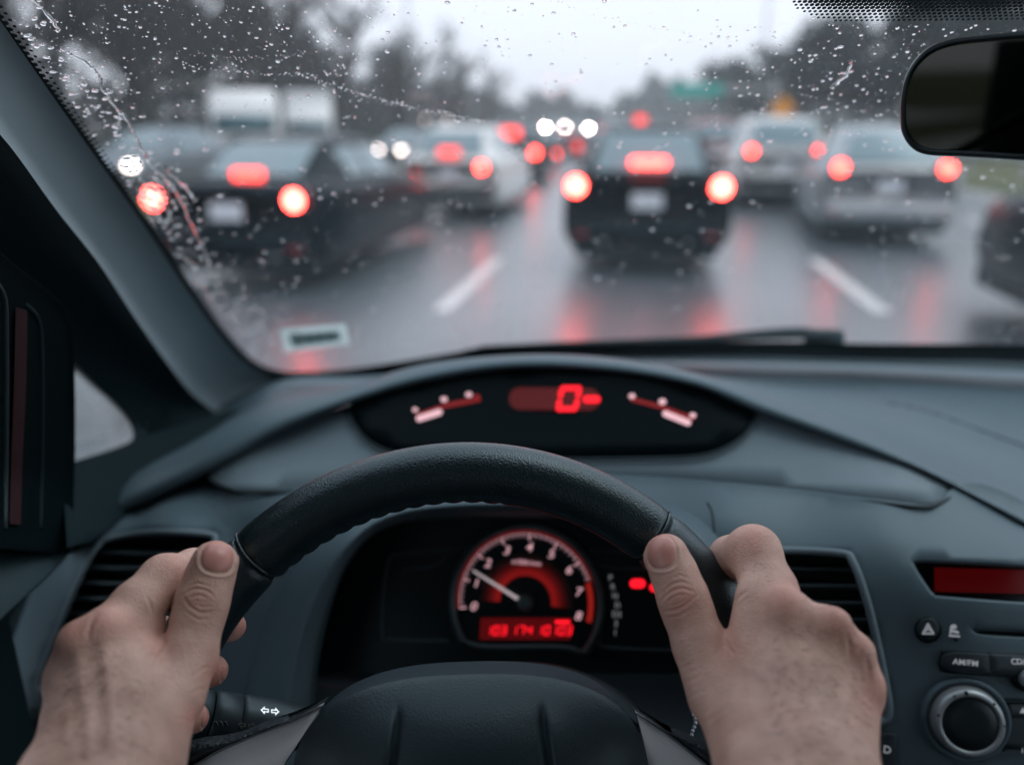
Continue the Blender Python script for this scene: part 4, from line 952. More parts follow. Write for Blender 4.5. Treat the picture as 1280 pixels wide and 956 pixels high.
# ================================================================ the driver's hands (implicit surface, polygonised)
def surface_nets(fn, lo, hi, h):
    n = np.ceil((hi - lo) / h).astype(int) + 1
    # coarse pass finds the blocks near the surface, fine pass only evaluates those
    B = 8; nb = np.ceil(n / B).astype(int); n = nb * B + 1
    cx = [lo[i] + (np.arange(nb[i]) + .5) * B * h for i in range(3)]
    C = np.stack(np.meshgrid(*cx, indexing='ij'), -1).reshape(-1, 3).astype(np.float32)
    near = np.abs(fn(C)) < B * h * .87 * 1.6 + .004
    idx = np.stack(np.unravel_index(np.nonzero(near)[0], tuple(nb)), 1)
    S = np.full(tuple(n), np.nan, np.float32); o = np.stack(np.meshgrid(*[np.arange(B + 1)] * 3, indexing='ij'), -1).reshape(-1, 3)
    G = (idx[:, None, :] * B + o[None]).reshape(-1, 3); key = np.ravel_multi_index(G.T, tuple(n)); key = np.unique(key)
    g = np.stack(np.unravel_index(key, tuple(n)), 1); vals = np.empty(len(key), np.float32)
    for a in range(0, len(key), 200000): vals[a:a + 200000] = fn((lo + g[a:a + 200000] * h).astype(np.float32))
    S.ravel()[key] = vals
    def c(dx, dy, dz): return S[dx:n[0] - 1 + dx, dy:n[1] - 1 + dy, dz:n[2] - 1 + dz]
    cor = [(x, y, z) for x in (0, 1) for y in (0, 1) for z in (0, 1)]
    cs = {k: c(*k) for k in cor}; mn = np.minimum.reduce([cs[k] for k in cor]); mx = np.maximum.reduce([cs[k] for k in cor])
    act = (mn < 0) & (mx >= 0); ci = np.argwhere(act); vid = np.full(act.shape, -1, np.int64); vid[tuple(ci.T)] = np.arange(len(ci))
    acc = np.zeros((len(ci), 3)); cnt = np.zeros(len(ci)); E_ = [(a, b) for a in cor for b in cor if sum(b) - sum(a) == 1 and all(q >= p for p, q in zip(a, b))]
    for a, b in E_:
        va, vb = cs[a][tuple(ci.T)], cs[b][tuple(ci.T)]; m = (va < 0) != (vb < 0); t = np.where(m, va / np.where(m, va - vb, 1), 0)
        acc[m] += (np.array(a) + t[m, None] * (np.array(b) - np.array(a))); cnt[m] += 1
    V = lo + (ci + acc / np.maximum(cnt, 1)[:, None]) * h; F = []
    for ax in range(3):
        o1, o2 = [k for k in range(3) if k != ax]
        A = S; sl0 = [slice(1, -1)] * 3; sl0[ax] = slice(0, -1); sl1 = list(sl0); sl1[ax] = slice(1, None)
        v0, v1 = A[tuple(sl0)], A[tuple(sl1)]; m = ((v0 < 0) != (v1 < 0)) & ~np.isnan(v0) & ~np.isnan(v1); e = np.argwhere(m); flip = v0[m] < 0
        base = e.copy()
        for k in (o1, o2): base[:, k] += 1
        q = []
        for d1, d2 in ((0, 0), (1, 0), (1, 1), (0, 1)):
            b = base.copy(); b[:, o1] -= d1; b[:, o2] -= d2; q.append(vid[tuple(b.T)])
        q = np.stack(q, 1); ok = (q >= 0).all(1); q, fl = q[ok], flip[ok]
        if ax == 1: fl = ~fl
        q[~fl] = q[~fl][:, ::-1]; F.append(q)
    return V, np.concatenate(F)
def smin(a, b, k):
    h = np.clip(.5 + .5 * (b - a) / k, 0, 1); return b * (1 - h) + a * h - k * h * (1 - h)
def rcone(P, a, b, ra, rb):
    a = np.asarray(a, np.float32); b = np.asarray(b, np.float32); ba = b - a; pa = P - a; t = np.clip(pa @ ba / (ba @ ba), 0, 1); t = t * t * (3 - 2 * t) * .35 + t * .65
    return np.linalg.norm(pa - t[:, None] * ba, axis=1) - (ra + (rb - ra) * t)
def ellip(P, c, R, r):
    q = (P - c) @ R / r; k = np.linalg.norm(q, axis=1); return (k - 1) * min(r)
CFv, CUv, CRv = CF, CU, CR
def SP(x, y, D, rpx): return (PD(x, y, D), rpx * D / FPX)
def hand_fn(spec):
    fingers, palm, bumps = spec['fingers'], spec['palm'], spec['bumps']
    def f(P):
        d = None
        for (a, b, k) in palm:
            v = rcone(P, a[0], b[0], a[1], b[1]); d = v if d is None else smin(d, v, k)
        for (c, r, k) in bumps: d = smin(d, np.linalg.norm(P - c, axis=1) - r, k)
        for ch, kk, kj in fingers:
            g = None
            for i in range(len(ch) - 1):
                v = rcone(P, ch[i][0], ch[i + 1][0], ch[i][1], ch[i + 1][1]); g = v if g is None else smin(g, v, kj)
            d = smin(d, g, kk)
        return d
    return f
def crease_disp(px, V, lines):
    """depth of fine skin folds near the given pixel polylines: (points, depth m, width px)"""
    out = np.zeros(len(V))
    for pts, dep, wd in lines:
        C = catmull(pts, 6) if len(pts) > 2 else np.array(pts, float); bb = (px[:, 0] > C[:, 0].min() - 5 * wd) & (px[:, 0] < C[:, 0].max() + 5 * wd) & (px[:, 1] > C[:, 1].min() - 5 * wd) & (px[:, 1] < C[:, 1].max() + 5 * wd)
        ii = np.nonzero(bb)[0]
        if not len(ii): continue
        Q = px[ii, :2]; best = np.full(len(ii), 1e9); tt = np.zeros(len(ii)); L_ = len(C) - 1
        for s in range(L_):
            a, b = C[s], C[s + 1]; ab = b - a; t = np.clip(((Q - a) @ ab) / max(ab @ ab, 1e-9), 0, 1); dd = np.linalg.norm(Q - (a + t[:, None] * ab), axis=1); m = dd < best; best[m] = dd[m]; tt[m] = (s + t[m]) / L_
        env = np.sin(np.clip(tt, .02, .98) * math.pi) ** .6
        out[ii] += dep * env * (-np.exp(-(best / wd) ** 2) + .35 * np.exp(-((best - 2.2 * wd) / (1.1 * wd)) ** 2))
    return out
def build_hand(person, spec, name):
    fn = hand_fn(spec); pts = np.array([p[0] for ch, _, _ in spec['fingers'] for p in ch] + [q[0] for a, b, _ in spec['palm'] for q in (a, b)])
    lo, hi = pts.min(0) - .05, pts.max(0) + .05
    V, Q = surface_nets(fn, lo, hi, .00115)
    # one subdivision gives the folds enough vertices
    me = bpy.data.meshes.new('h'); me.from_pydata(V.tolist(), [], Q.tolist()); ob = bpy.data.objects.new('h', me); COL.objects.link(ob)
    sm = ob.modifiers.new('s', 'SMOOTH'); sm.factor = .5; sm.iterations = 3; ss = ob.modifiers.new('u', 'SUBSURF'); ss.levels = 1; ss.render_levels = 1
    dg = bpy.context.evaluated_depsgraph_get(); ev = ob.evaluated_get(dg).to_mesh(); nv = len(ev.vertices); co = np.empty(nv * 3); ev.vertices.foreach_get('co', co); co = co.reshape(-1, 3)
    no = np.empty(nv * 3); ev.vertices.foreach_get('normal', no); no = no.reshape(-1, 3); nf = len(ev.polygons); fv = np.empty(nf * 4, np.int64); ev.polygons.foreach_get('vertices', fv)
    ob.evaluated_get(dg).to_mesh_clear(); bpy.data.objects.remove(ob)
    px = pix(co); face = np.einsum('ij,ij->i', no, unit(CAM - co.mean(0))[None].repeat(nv, 0)); vis = np.clip(face * 3, 0, 1)
    disp_ = crease_disp(px, co, spec['creases']) * vis
    # nail bed groove
    for nl in spec['nails']:
        c, r1, r2, rot = nl[:4]; a = math.radians(rot); e1 = np.array([math.cos(a), math.sin(a)]); e2 = np.array([-math.sin(a), math.cos(a)])
        q = px[:, :2] - np.array(c); u = (q @ e1) / r1; v = (q @ e2) / r2; rr = (np.abs(u) ** 2.6 + np.abs(v) ** 2.6) ** (1 / 2.6); near = (px[:, 2] < nl[4] + .03) & (face > .1)
        disp_ += near * (-.0006 * np.exp(-((rr - 1.06) / .07) ** 2) + .00045 * np.exp(-((rr - 1.24) / .10) ** 2) * (v > -.3))
    # soft tendons and veins
    for ptsl, hgt, wd in spec['ridges']: disp_ += -crease_disp(px, co, [(ptsl, hgt, wd)]) * vis
    rn = np.zeros(nv)
    for kx in range(14):
        kv = RNG.normal(size=3) * 420; rn += np.sin(co @ kv + RNG.uniform(0, 6.28))
    disp_ += rn / 14 * .00009
    co = co + no * disp_[:, None]
    ob = mesh(name, co, fv.reshape(-1, 4), SKIN, person)
    # skin colour map: redder over knuckles, nail folds and finger ends
    red = np.zeros(nv)
    for (x, y, r, s) in spec['red']: red += s * np.exp(-(((px[:, 0] - x) ** 2 + (px[:, 1] - y) ** 2) / r ** 2))
    blu = np.zeros(nv)
    for (x, y, r, s) in spec['blue']: blu += s * np.exp(-(((px[:, 0] - x) ** 2 + (px[:, 1] - y) ** 2) / r ** 2))
    for nm, ar in (('flush', np.clip(red, 0, 1)), ('vein', np.clip(blu, 0, 1))):
        at = ob.data.attributes.new(nm, 'FLOAT', 'POINT'); at.data.foreach_set('value', ar.astype(np.float32))
    # nails: curved plates lying on the finger
    bvh = BVHTree.FromPolygons([Vector(c) for c in co], fv.reshape(-1, 4).tolist())
    def hitn(x, y):
        d = ray(x, y); r = bvh.ray_cast(Vector(CAM), Vector(d).normalized())
        return (None, None) if r[0] is None else (np.array(r[0]), np.array(r[1]) * (1 if np.array(r[1]) @ d < 0 else -1))
    for nl in spec['nails']:
        (cx, cy), r1, r2, rot, D0 = nl; lastp = hitn(cx, cy); gc = lastp[1]; a = math.radians(rot); e1 = np.array([math.cos(a), math.sin(a)]); e2 = np.array([-math.sin(a), math.cos(a)]); rows = []
        for s in (.02, .2, .4, .6, .78, .9, .97, 1.0):
            row = []
            for k in range(36):
                t = 2 * math.pi * k / 36; c, si = math.cos(t), math.sin(t); rad = (abs(c) ** 2.6 + abs(si) ** 2.6) ** (-1 / 2.6); q = np.array([cx, cy]) + s * rad * (c * r1 * e1 + si * r2 * e2)
                p, g = hitn(q[0], q[1]); p, g = (lastp if p is None else (p, g)); lastp = (p, g); g = unit(g * .25 + gc * .75); row.append(p + g * (.00042 * (1 - s ** 6) - .00006))
            rows.append(row)
        Vn, Fn = loft(rows, close_c=True); Fn.append(tuple(range(36))[::-1]); nb_ = mesh('fingernail', Vn, [f[::-1] for f in Fn], NAIL, ob)
        cut = [(-1, .0)]; P = []
        for k in range(17):
            t = math.radians(20 + 140 * k / 16); c, si = math.cos(t), math.sin(t); rad = (abs(c) ** 2.6 + abs(si) ** 2.6) ** (-1 / 2.6); q = np.array([cx, cy]) + 1.04 * rad * (c * r1 * e1 + si * r2 * e2); p, g = hitn(q[0], q[1])
            if p is not None: P.append(p + g * .0001)
        if len(P) > 8: tv, tf = tube(np.array(P), [.00008 + .00022 * math.sin(math.pi * k / (len(P) - 1)) * random.uniform(.6, 1.2) for k in range(len(P))], 6); mesh('cuticle', tv, tf, NAILE, ob)
    # hair on the back of the hand and forearm
    mbh = MB(); rr = random.Random(5)
    for (x0, y0, x1, y1, n, dx, dy) in spec['hair']:
        for _ in range(n):
            x, y = rr.uniform(x0, x1), rr.uniform(y0, y1); p, g = hitn(x, y)
            if p is None: continue
            if g @ unit(CAM - p) < .15: continue
            v = unit(CR * dx - CU * dy + CR * rr.gauss(0, .35) + CU * rr.gauss(0, .35)); v = unit(v - g * (v @ g) * .9 ); l = rr.uniform(.0025, .0055)
            P = [p - g * .0002, p + v * l * .5 + g * .0007, p + v * l + g * .0006]; tv, tf = tube(np.array(P), [.00008, .00006, .00002], 3, caps=False); mbh.add(tv, tf)
    if mbh.V:
        o = mbh.build('hair', HAIR, ob); o['kind'] = 'stuff'
    return ob
# skin
SKIN, nt_, b_ = nodes('skin'); v = coord(nt_)
nA = N(nt_, 'ShaderNodeTexNoise', Scale=60.0, Detail=4.0); nt_.links.new(v, nA.inputs['Vector']); nB = N(nt_, 'ShaderNodeTexNoise', Scale=420.0, Detail=3.0); nt_.links.new(v, nB.inputs['Vector'])
def mixc(nt, f, a, b, f_is=None):
    m = N(nt, 'ShaderNodeMix', data_type='RGBA')
    if isinstance(a, tuple): m.inputs[6].default_value = (*a, 1)
    else: nt.links.new(a, m.inputs[6])
    if isinstance(b, tuple): m.inputs[7].default_value = (*b, 1)
    else: nt.links.new(b, m.inputs[7])
    if isinstance(f, float): m.inputs[0].default_value = f
    else: nt.links.new(f, m.inputs[0])
    return m.outputs[2]
def mr_(nt, src, a, b, c, d):
    m = N(nt, 'ShaderNodeMapRange'); m.inputs[1].default_value = a; m.inputs[2].default_value = b; m.inputs[3].default_value = c; m.inputs[4].default_value = d; nt.links.new(src, m.inputs[0]); return m.outputs[0]
c1 = mixc(nt_, mr_(nt_, nA.outputs['Fac'], .3, .7, 0, 1), (.55, .345, .28), (.77, .53, .44))
c2 = mixc(nt_, mr_(nt_, nB.outputs['Fac'], .55, .80, 0, .32), c1, (.52, .28, .21))
aF = N(nt_, 'ShaderNodeAttribute', attribute_name='flush'); aV = N(nt_, 'ShaderNodeAttribute', attribute_name='vein')
c3 = mixc(nt_, mr_(nt_, aF.outputs['Fac'], 0, 1, 0, .9), c2, (.66, .25, .19)); c4 = mixc(nt_, mr_(nt_, aV.outputs['Fac'], 0, 1, 0, .45), c3, (.36, .27, .23))
nt_.links.new(c4, b_.inputs['Base Color']); b_.inputs['Roughness'].default_value = .46; b_.inputs['Subsurface Weight'].default_value = .10; b_.inputs['Subsurface Radius'].default_value = (1.0, .35, .2); b_.inputs['Subsurface Scale'].default_value = .003; b_.inputs['Specular IOR Level'].default_value = .35
vo = N(nt_, 'ShaderNodeTexVoronoi', Scale=1150.0); nt_.links.new(v, vo.inputs['Vector']); nC = N(nt_, 'ShaderNodeTexNoise', Scale=620.0, Detail=4.0); nt_.links.new(v, nC.inputs['Vector'])
ad = N(nt_, 'ShaderNodeMath', operation='ADD'); nt_.links.new(vo.outputs['Distance'], ad.inputs[0]); nt_.links.new(nC.outputs['Fac'], ad.inputs[1]); bp = N(nt_, 'ShaderNodeBump', Strength=.45, Distance=.0006); nt_.links.new(ad.outputs[0], bp.inputs['Height']); nt_.links.new(bp.outputs[0], b_.inputs['Normal'])
NAIL, n2, b2_ = nodes('nail'); vv = coord(n2); na_ = N(n2, 'ShaderNodeTexNoise', Scale=90.0, Detail=2.0); n2.links.new(vv, na_.inputs['Vector']); n2.links.new(mixc(n2, na_.outputs['Fac'], (.52, .235, .195), (.64, .34, .29)), b2_.inputs['Base Color']); b2_.inputs['Roughness'].default_value = .3; b2_.inputs['Subsurface Weight'].default_value = .15; b2_.inputs['Subsurface Scale'].default_value = .002
NAILE = plastic('nail_edge', (.78, .62, .54), .6, 900, 0, .05); HAIR = plastic('hair_brown', (.10, .062, .045), .5, 900, 0, .1)

person = empty('person', PD(600, 1300, .3), 'driver of whom only two bare hands show, gripping the black steering wheel', 'person')
# right hand
MI, MM, MR, MP = SP(978, 772, .392, 31), SP(1032, 790, .386, 29), SP(1062, 828, .384, 27), SP(1074, 872, .380, 25)
RHs = dict(
 fingers=[
  ([SP(898, 868, .390, 39), SP(875, 806, .403, 33.5), SP(860, 765, .409, 31), SP(853, 745, .411, 31), SP(843, 718, .414, 28.5), SP(833, 695, .417, 28)], .003, .0035),
  ([MI, SP(962, 738, .408, 32), SP(942, 690, .425, 31.5), SP(914, 697, .446, 25), SP(880, 728, .464, 21)], .0045, .006),
  ([MM, SP(1010, 790, .420, 27), SP(985, 800, .440, 26), SP(930, 800, .464, 22), SP(880, 800, .462, 20)], .005, .004),
  ([MR, SP(1045, 835, .415, 25), SP(1015, 845, .436, 24), SP(955, 850, .460, 21), SP(905, 850, .458, 19)], .005, .004),
  ([MP, SP(1060, 885, .405, 23), SP(1035, 900, .422, 21), SP(985, 905, .445, 19), SP(940, 905, .445, 17)], .005, .004)],
 palm=[
  (MI, SP(960, 960, .345, 48), .012), (MM, SP(995, 975, .340, 46), .013), (MR, SP(1025, 975, .342, 44), .012), (MP, SP(1050, 985, .345, 42), .012),
  (SP(940, 845, .392, 38), SP(985, 980, .36, 55), .016), (SP(975, 985, .335, 64), SP(985, 1110, .300, 78), .02), (SP(1032, 985, .335, 58), SP(1040, 1110, .300, 74), .02),
  (SP(1000, 1110, .300, 96), SP(1010, 1500, .235, 150), .02), (SP(925, 826, .398, 20), SP(955, 870, .385, 40), .010), (SP(950, 752, .402, 31), SP(943, 808, .394, 35), .006), (SP(955, 960, .355, 52), SP(903, 872, .388, 39), .014)],
 bumps=[(PD(984, 760, .384), .0085, .012), (PD(1043, 780, .376), .0076, .009), (PD(1074, 814, .376), .0070, .008), (PD(1086, 856, .374), .0066, .008)],
 creases=[([(829, 741), (839, 731), (852, 727), (862, 731)], .00040, 1.5), ([(826, 752), (836, 741), (852, 735), (868, 740)], .00045, 1.7), ([(834, 752), (846, 744), (860, 743)], .00030, 1.3), ([(830, 764), (847, 761), (862, 752), (873, 741)], .00050, 1.9), ([(838, 757), (849, 754), (858, 748)], .00028, 1.2), ([(838, 771), (852, 768), (867, 757)], .00032, 1.6), ([(842, 722), (852, 719), (861, 723)], .0002, 1.5),
   ([(906, 797), (911, 808), (917, 818)], .0006, 2.0), ([(918, 752), (926, 744), (934, 738)], .0004, 1.8), ([(848, 858), (862, 850), (880, 842)], .00018, 2), ([(846, 838), (858, 832), (872, 826)], .00015, 2),
   ([(852, 880), (866, 868), (884, 862)], .00018, 2), ([(1058, 790), (1062, 806), (1063, 822)], .0006, 3), ([(1083, 822), (1086, 838), (1085, 850)], .0006, 3), ([(880, 905), (900, 890), (915, 880)], .00018, 2.4), ([(808, 715), (812, 730), (818, 748)], .00012, 2)],
 ridges=[([(985, 770), (985, 830), (975, 900), (965, 950)], .0007, 11), ([(1045, 795), (1030, 850), (1005, 915), (990, 950)], .0008, 9), ([(1075, 825), (1058, 870), (1030, 930)], .0006, 8), ([(1010, 800), (1004, 850), (1020, 900), (1010, 950)], .0003, 6), ([(925, 830), (960, 850), (975, 890), (1000, 930)], .0003, 6)],
 nails=[((826.5, 690), 18.5, 20, -8, .417)],
 red=[(828, 668, 18, .55), (984, 746, 28, .45), (1046, 770, 24, .4), (1078, 800, 22, .4), (1096, 850, 22, .35), (850, 745, 26, .45), (940, 668, 24, .45), (1092, 880, 30, .35), (912, 805, 20, .3), (812, 700, 12, .3)],
 blue=[(960, 840, 26, .5), (1010, 850, 30, .45), (985, 790, 18, .4), (1030, 890, 26, .4), (960, 920, 34, .35), (1060, 920, 24, .4)],
 hair=[(960, 780, 1090, 956, 240, .55, .35), (1000, 740, 1050, 770, 18, .6, .1), (935, 700, 965, 730, 10, .4, .3)])
build_hand(person, RHs, 'hand')['label'] = 'right hand gripping the right side of the wheel rim'
# left hand
LI, LM, LR, LP = SP(140, 790, .388, 32), SP(106, 812, .380, 29), SP(90, 852, .376, 27), SP(84, 902, .372, 26)
LHs = dict(
 fingers=[
  ([SP(214, 872, .378, 41), SP(235, 822, .391, 34.5), SP(249, 768, .400, 31), SP(254, 748, .402, 31.5), SP(262, 722, .405, 29), SP(268, 704, .406, 28.5)], .0025, .0035),
  ([LI, SP(172, 757, .400, 30), SP(206, 724, .416, 29), SP(242, 712, .440, 24), SP(278, 735, .452, 21)], .0045, .006),
  ([LM, SP(130, 795, .415, 26), SP(170, 790, .440, 25), SP(235, 795, .458, 20), SP(289, 783, .447, 18)], .005, .004),
  ([LR, SP(120, 848, .410, 24), SP(160, 848, .432, 23), SP(220, 852, .450, 20), SP(265, 838, .436, 19.5)], .005, .004),
  ([LP, SP(115, 900, .400, 22), SP(150, 905, .420, 21), SP(205, 908, .435, 19), SP(242, 897, .420, 18.5)], .005, .004)],
 palm=[
  (LI, SP(160, 960, .345, 48), .012), (LM, SP(125, 975, .340, 46), .013), (LR, SP(100, 975, .342, 43), .012), (LP, SP(78, 985, .345, 41), .012),
  (SP(190, 850, .384, 38), SP(140, 985, .352, 58), .016), (SP(130, 990, .335, 62), SP(118, 1110, .300, 76), .02), (SP(88, 985, .335, 54), SP(70, 1110, .300, 72), .02),
  (SP(90, 1110, .300, 92), SP(60, 1500, .235, 150), .02), (SP(190, 832, .388, 22), SP(165, 870, .378, 42), .010), (SP(150, 805, .388, 30), SP(183, 786, .398, 23), .008), (SP(165, 955, .352, 54), SP(208, 876, .376, 40), .014)],
 bumps=[(PD(130, 784, .376), .0082, .009), (PD(94, 802, .371), .0082, .008), (PD(80, 842, .371), .0068, .008)],
 creases=[([(238, 733), (248, 729), (261, 733)], .00038, 1.5), ([(230, 743), (241, 736), (256, 737), (270, 747)], .00042, 1.7), ([(236, 748), (248, 744), (262, 748)], .00030, 1.3), ([(228, 744), (237, 757), (251, 765), (267, 764)], .00048, 1.9), ([(240, 755), (252, 758), (264, 757)], .00030, 1.2), ([(232, 763), (246, 773), (262, 774)], .00030, 1.6),
   ([(207, 800), (199, 812), (189, 823)], .0007, 2.2), ([(203, 806), (193, 810), (180, 812)], .0003, 2), ([(120, 766), (112, 784), (110, 800)], .0005, 3), ([(262, 830), (250, 838), (240, 846)], .0002, 2), ([(262, 858), (248, 862), (236, 868)], .00018, 2), ([(183, 745), (188, 755), (190, 766)], .0004, 1.8), ([(240, 902), (228, 898), (214, 898)], .00016, 2)],
 ridges=[([(128, 790), (135, 850), (140, 910), (142, 950)], .0008, 9), ([(95, 810), (102, 860), (110, 920)], .0007, 9), ([(80, 850), (84, 900), (88, 950)], .0005, 8), ([(110, 820), (118, 870), (108, 920), (120, 956)], .0003, 6)],
 nails=[((272, 697), 20.5, 18.5, 8, .406), ((283, 838), 5, 14, 22, .436), ((257, 897), 4.5, 13, 18, .420)],
 red=[(270, 678, 18, .6), (130, 772, 26, .45), (90, 786, 22, .5), (250, 750, 20, .25), (203, 806, 20, .3), (215, 702, 22, .3), (275, 840, 20, .7), (248, 898, 20, .6), (303, 780, 14, .7)],
 blue=[(120, 850, 30, .35), (150, 900, 34, .4), (100, 920, 26, .3), (200, 900, 30, .3)],
 hair=[(45, 850, 190, 956, 300, -.4, .55), (80, 800, 150, 860, 70, -.4, .4)])
build_hand(person, LHs, 'hand')['label'] = 'left hand with thumb up on the left side of the wheel rim'
GZ = -.22   # the road lies this far below the survey datum
# ================================================================ the road outside
def ground_mat():
    m, nt, b = nodes('wet_asphalt'); v = coord(nt)
    n1 = N(nt, 'ShaderNodeTexNoise', Scale=.35, Detail=5.0, Roughness=.6); nt.links.new(v, n1.inputs['Vector']); n2 = N(nt, 'ShaderNodeTexNoise', Scale=60.0, Detail=3.0); nt.links.new(v, n2.inputs['Vector'])
    st = N(nt, 'ShaderNodeTexNoise', Scale=1.0, Detail=3.0); nt.links.new(coord(nt, (1.2, .03, 1)), st.inputs['Vector'])
    nt.links.new(mixc(nt, n1.outputs['Fac'], (.070, .096, .110), (.110, .140, .156)), b.inputs['Base Color'])
    nt.links.new(mr_(nt, st.outputs['Fac'], .3, .7, .28, .5), b.inputs['Roughness']); b.inputs['Specular IOR Level'].default_value = 1.0; b.inputs['Coat Weight'].default_value = 1.0; b.inputs['Coat IOR'].default_value = 1.4; b.inputs['Coat Roughness'].default_value = .30
    ad = N(nt, 'ShaderNodeMath', operation='MULTIPLY_ADD'); ad.inputs[1].default_value = .35; nt.links.new(n2.outputs['Fac'], ad.inputs[0]); nt.links.new(n1.outputs['Fac'], ad.inputs[2])
    bp = N(nt, 'ShaderNodeBump', Strength=.5, Distance=.02); nt.links.new(ad.outputs[0], bp.inputs['Height']); nt.links.new(bp.outputs[0], b.inputs['Normal']); return m
def surf_mat(name, a, b_, rough=.8, scale=3.0, bump=.3, dist=.02):
    if name in MAT: return MAT[name]
    m, nt, b = nodes(name); v = coord(nt); n1 = N(nt, 'ShaderNodeTexNoise', Scale=scale, Detail=6.0, Roughness=.65); nt.links.new(v, n1.inputs['Vector'])
    nt.links.new(mixc(nt, mr_(nt, n1.outputs['Fac'], .3, .7, 0, 1), a, b_), b.inputs['Base Color']); b.inputs['Roughness'].default_value = rough
    bp = N(nt, 'ShaderNodeBump', Strength=bump, Distance=dist); nt.links.new(n1.outputs['Fac'], bp.inputs['Height']); nt.links.new(bp.outputs[0], b.inputs['Normal']); MAT[name] = m; return m
def sheet_obj(name, x0, x1, y0, y1, z, mat, nx=2, ny=40, **kw):
    rows = [[(x, y, z(x, y) if callable(z) else z) for x in np.linspace(x0, x1, nx)] for y in np.linspace(y0, y1, ny)]
    V, F = loft(rows); return tag(mesh(name, V, F, mat, None), kind='structure', **kw)
GRASS = surf_mat('verge_grass', (.045, .062, .022), (.10, .105, .045), .95, 1.5, .6, .05)
sheet_obj('ground', -420, 420, -60, 480, GZ - .06, GRASS, 2, 2)
sheet_obj('road', -8.4, 8.6, -20, 470, GZ, ground_mat(), 2, 60)
sheet_obj('opposite_carriageway', -26, -11.0, -20, 470, GZ, MAT.setdefault('wa', ground_mat()), 2, 60)
PAINT = surf_mat('road_paint', (.62, .64, .64), (.74, .75, .74), .35, 8, .1, .003)
k = 0
LX = [-5.35, -1.75, 1.85, 5.4]
def dash_at(pxa, pya, pxb, pyb):
    """end points (x, y) on the road under two photo pixels"""
    out = []
    for a, b in ((pxa, pya), (pxb, pyb)):
        d = ray(a, b); t = (GZ - CAM[2]) / d[2]; out.append((CAM + d * t)[:2])
    return out
for (a, b) in (dash_at(551, 389, 612, 334), dash_at(1108, 392, 1030, 336)):
    pass
DL = dash_at(551, 389, 612, 334); DR = dash_at(1108, 392, 1030, 336)
xl_, xr_ = (DL[0][0] + DL[1][0]) / 2, (DR[0][0] + DR[1][0]) / 2
for x, y0 in ((xl_, DL[0][1]), (xr_, DR[0][1]), (xl_ - 3.5, DL[0][1] + 3), (xr_ + 3.5, DR[0][1] + 5)):
    for j in range(-1, 12):
        ya = y0 + j * 12.2
        V, F = box((x, ya + 1.5, GZ + .004), (.15, 3.0, .004)); o = mesh('lane_marking', V, F, PAINT, None, smooth=False); tag(o, kind='structure')
for x in (-8.0, 8.1):
    V, F = box((x, 220, GZ + .004), (.14, 480, .004)); tag(mesh('edge_line', V, F, PAINT, None, smooth=False), kind='structure')

# --- vehicles
TYRE = plastic('tyre', (.012, .013, .014), .8, 60, .3, .1); RIMM = plastic('wheel_rim', (.35, .37, .38), .35, 200, .05, .05, metal=.8)
CGL = plastic('car_glass', (.17, .235, .255), .12, 5, 0, .1, spec=.8); TRIM = plastic('car_trim', (.006, .009, .010), .5, 200, .1, .1)  # car glass: sky light seen through the windows is put into its pale base
PLATE = plastic('licence_plate', (.62, .64, .68), .45, 60, .1, .05)
LENS = plastic('lamp_lens', (.22, .012, .012), .2, 60, 0, .05)
def lampmat(s): return emit('tail_lamp_%d' % int(s * 10), (1.0, .050, .036), s, (.3, .02, .02))
def headmat(s): return emit('head_lamp_%d' % int(s * 10), (1.0, .80, .72), s, (.7, .7, .7))
def paint(name, c, rough=.25, metal=.0, spec=.35, coat=.15): return plastic('paint_' + name, c, rough, 30, 0, .04, metal=metal, coat=coat, spec=spec)
KINDS = {
 'sedan': dict(L=4.6, W=.90, body=[(0, .76, .50, .92), (.05, .83, .34, 1.00), (.5, .88, .22, 1.03), (1.2, .90, .20, 1.0), (3.0, .90, .20, .96), (3.75, .88, .2, .90), (4.35, .82, .22, .78), (4.6, .66, .36, .62)],
   gh=[(.50, .64, .54, 1.00, 1.02), (1.25, .74, .50, 1.0, 1.38), (1.9, .76, .52, .98, 1.43), (2.6, .76, .51, .96, 1.40), (3.55, .70, .62, .92, .94)]),
 'suv': dict(L=4.6, W=.93, body=[(0, .82, .52, 1.04), (.05, .88, .38, 1.10), (.5, .92, .30, 1.12), (3.3, .93, .30, 1.06), (4.0, .90, .3, 1.0), (4.4, .84, .32, .90), (4.6, .74, .46, .74)],
   gh=[(.04, .78, .66, 1.08, 1.14), (.40, .80, .58, 1.10, 1.64), (1.0, .82, .60, 1.10, 1.70), (2.3, .82, .60, 1.07, 1.68), (3.35, .76, .70, 1.03, 1.05)]),
 'hatch': dict(L=4.3, W=.90, body=[(0, .80, .50, .98), (.05, .86, .34, 1.04), (.5, .90, .24, 1.06), (3.0, .90, .24, 1.0), (3.7, .87, .24, .92), (4.1, .80, .26, .8), (4.3, .66, .4, .66)],
   gh=[(.06, .74, .62, 1.00, 1.03), (.62, .76, .50, 1.04, 1.48), (1.2, .79, .53, 1.03, 1.54), (2.2, .78, .53, 1.0, 1.49), (3.2, .72, .66, .97, .99)]),
 'van': dict(L=5.2, W=.98, body=[(0, .92, .50, 1.10), (.05, .95, .38, 1.2), (.5, .97, .32, 1.2), (4.1, .97, .32, 1.15), (4.8, .92, .34, 1.0), (5.2, .8, .5, .8)],
   gh=[(.02, .90, .82, 1.18, 1.22), (.14, .92, .80, 1.2, 2.0), (1.0, .93, .82, 1.2, 2.08), (3.2, .93, .82, 1.16, 2.05), (4.3, .86, .80, 1.12, 1.14)])}
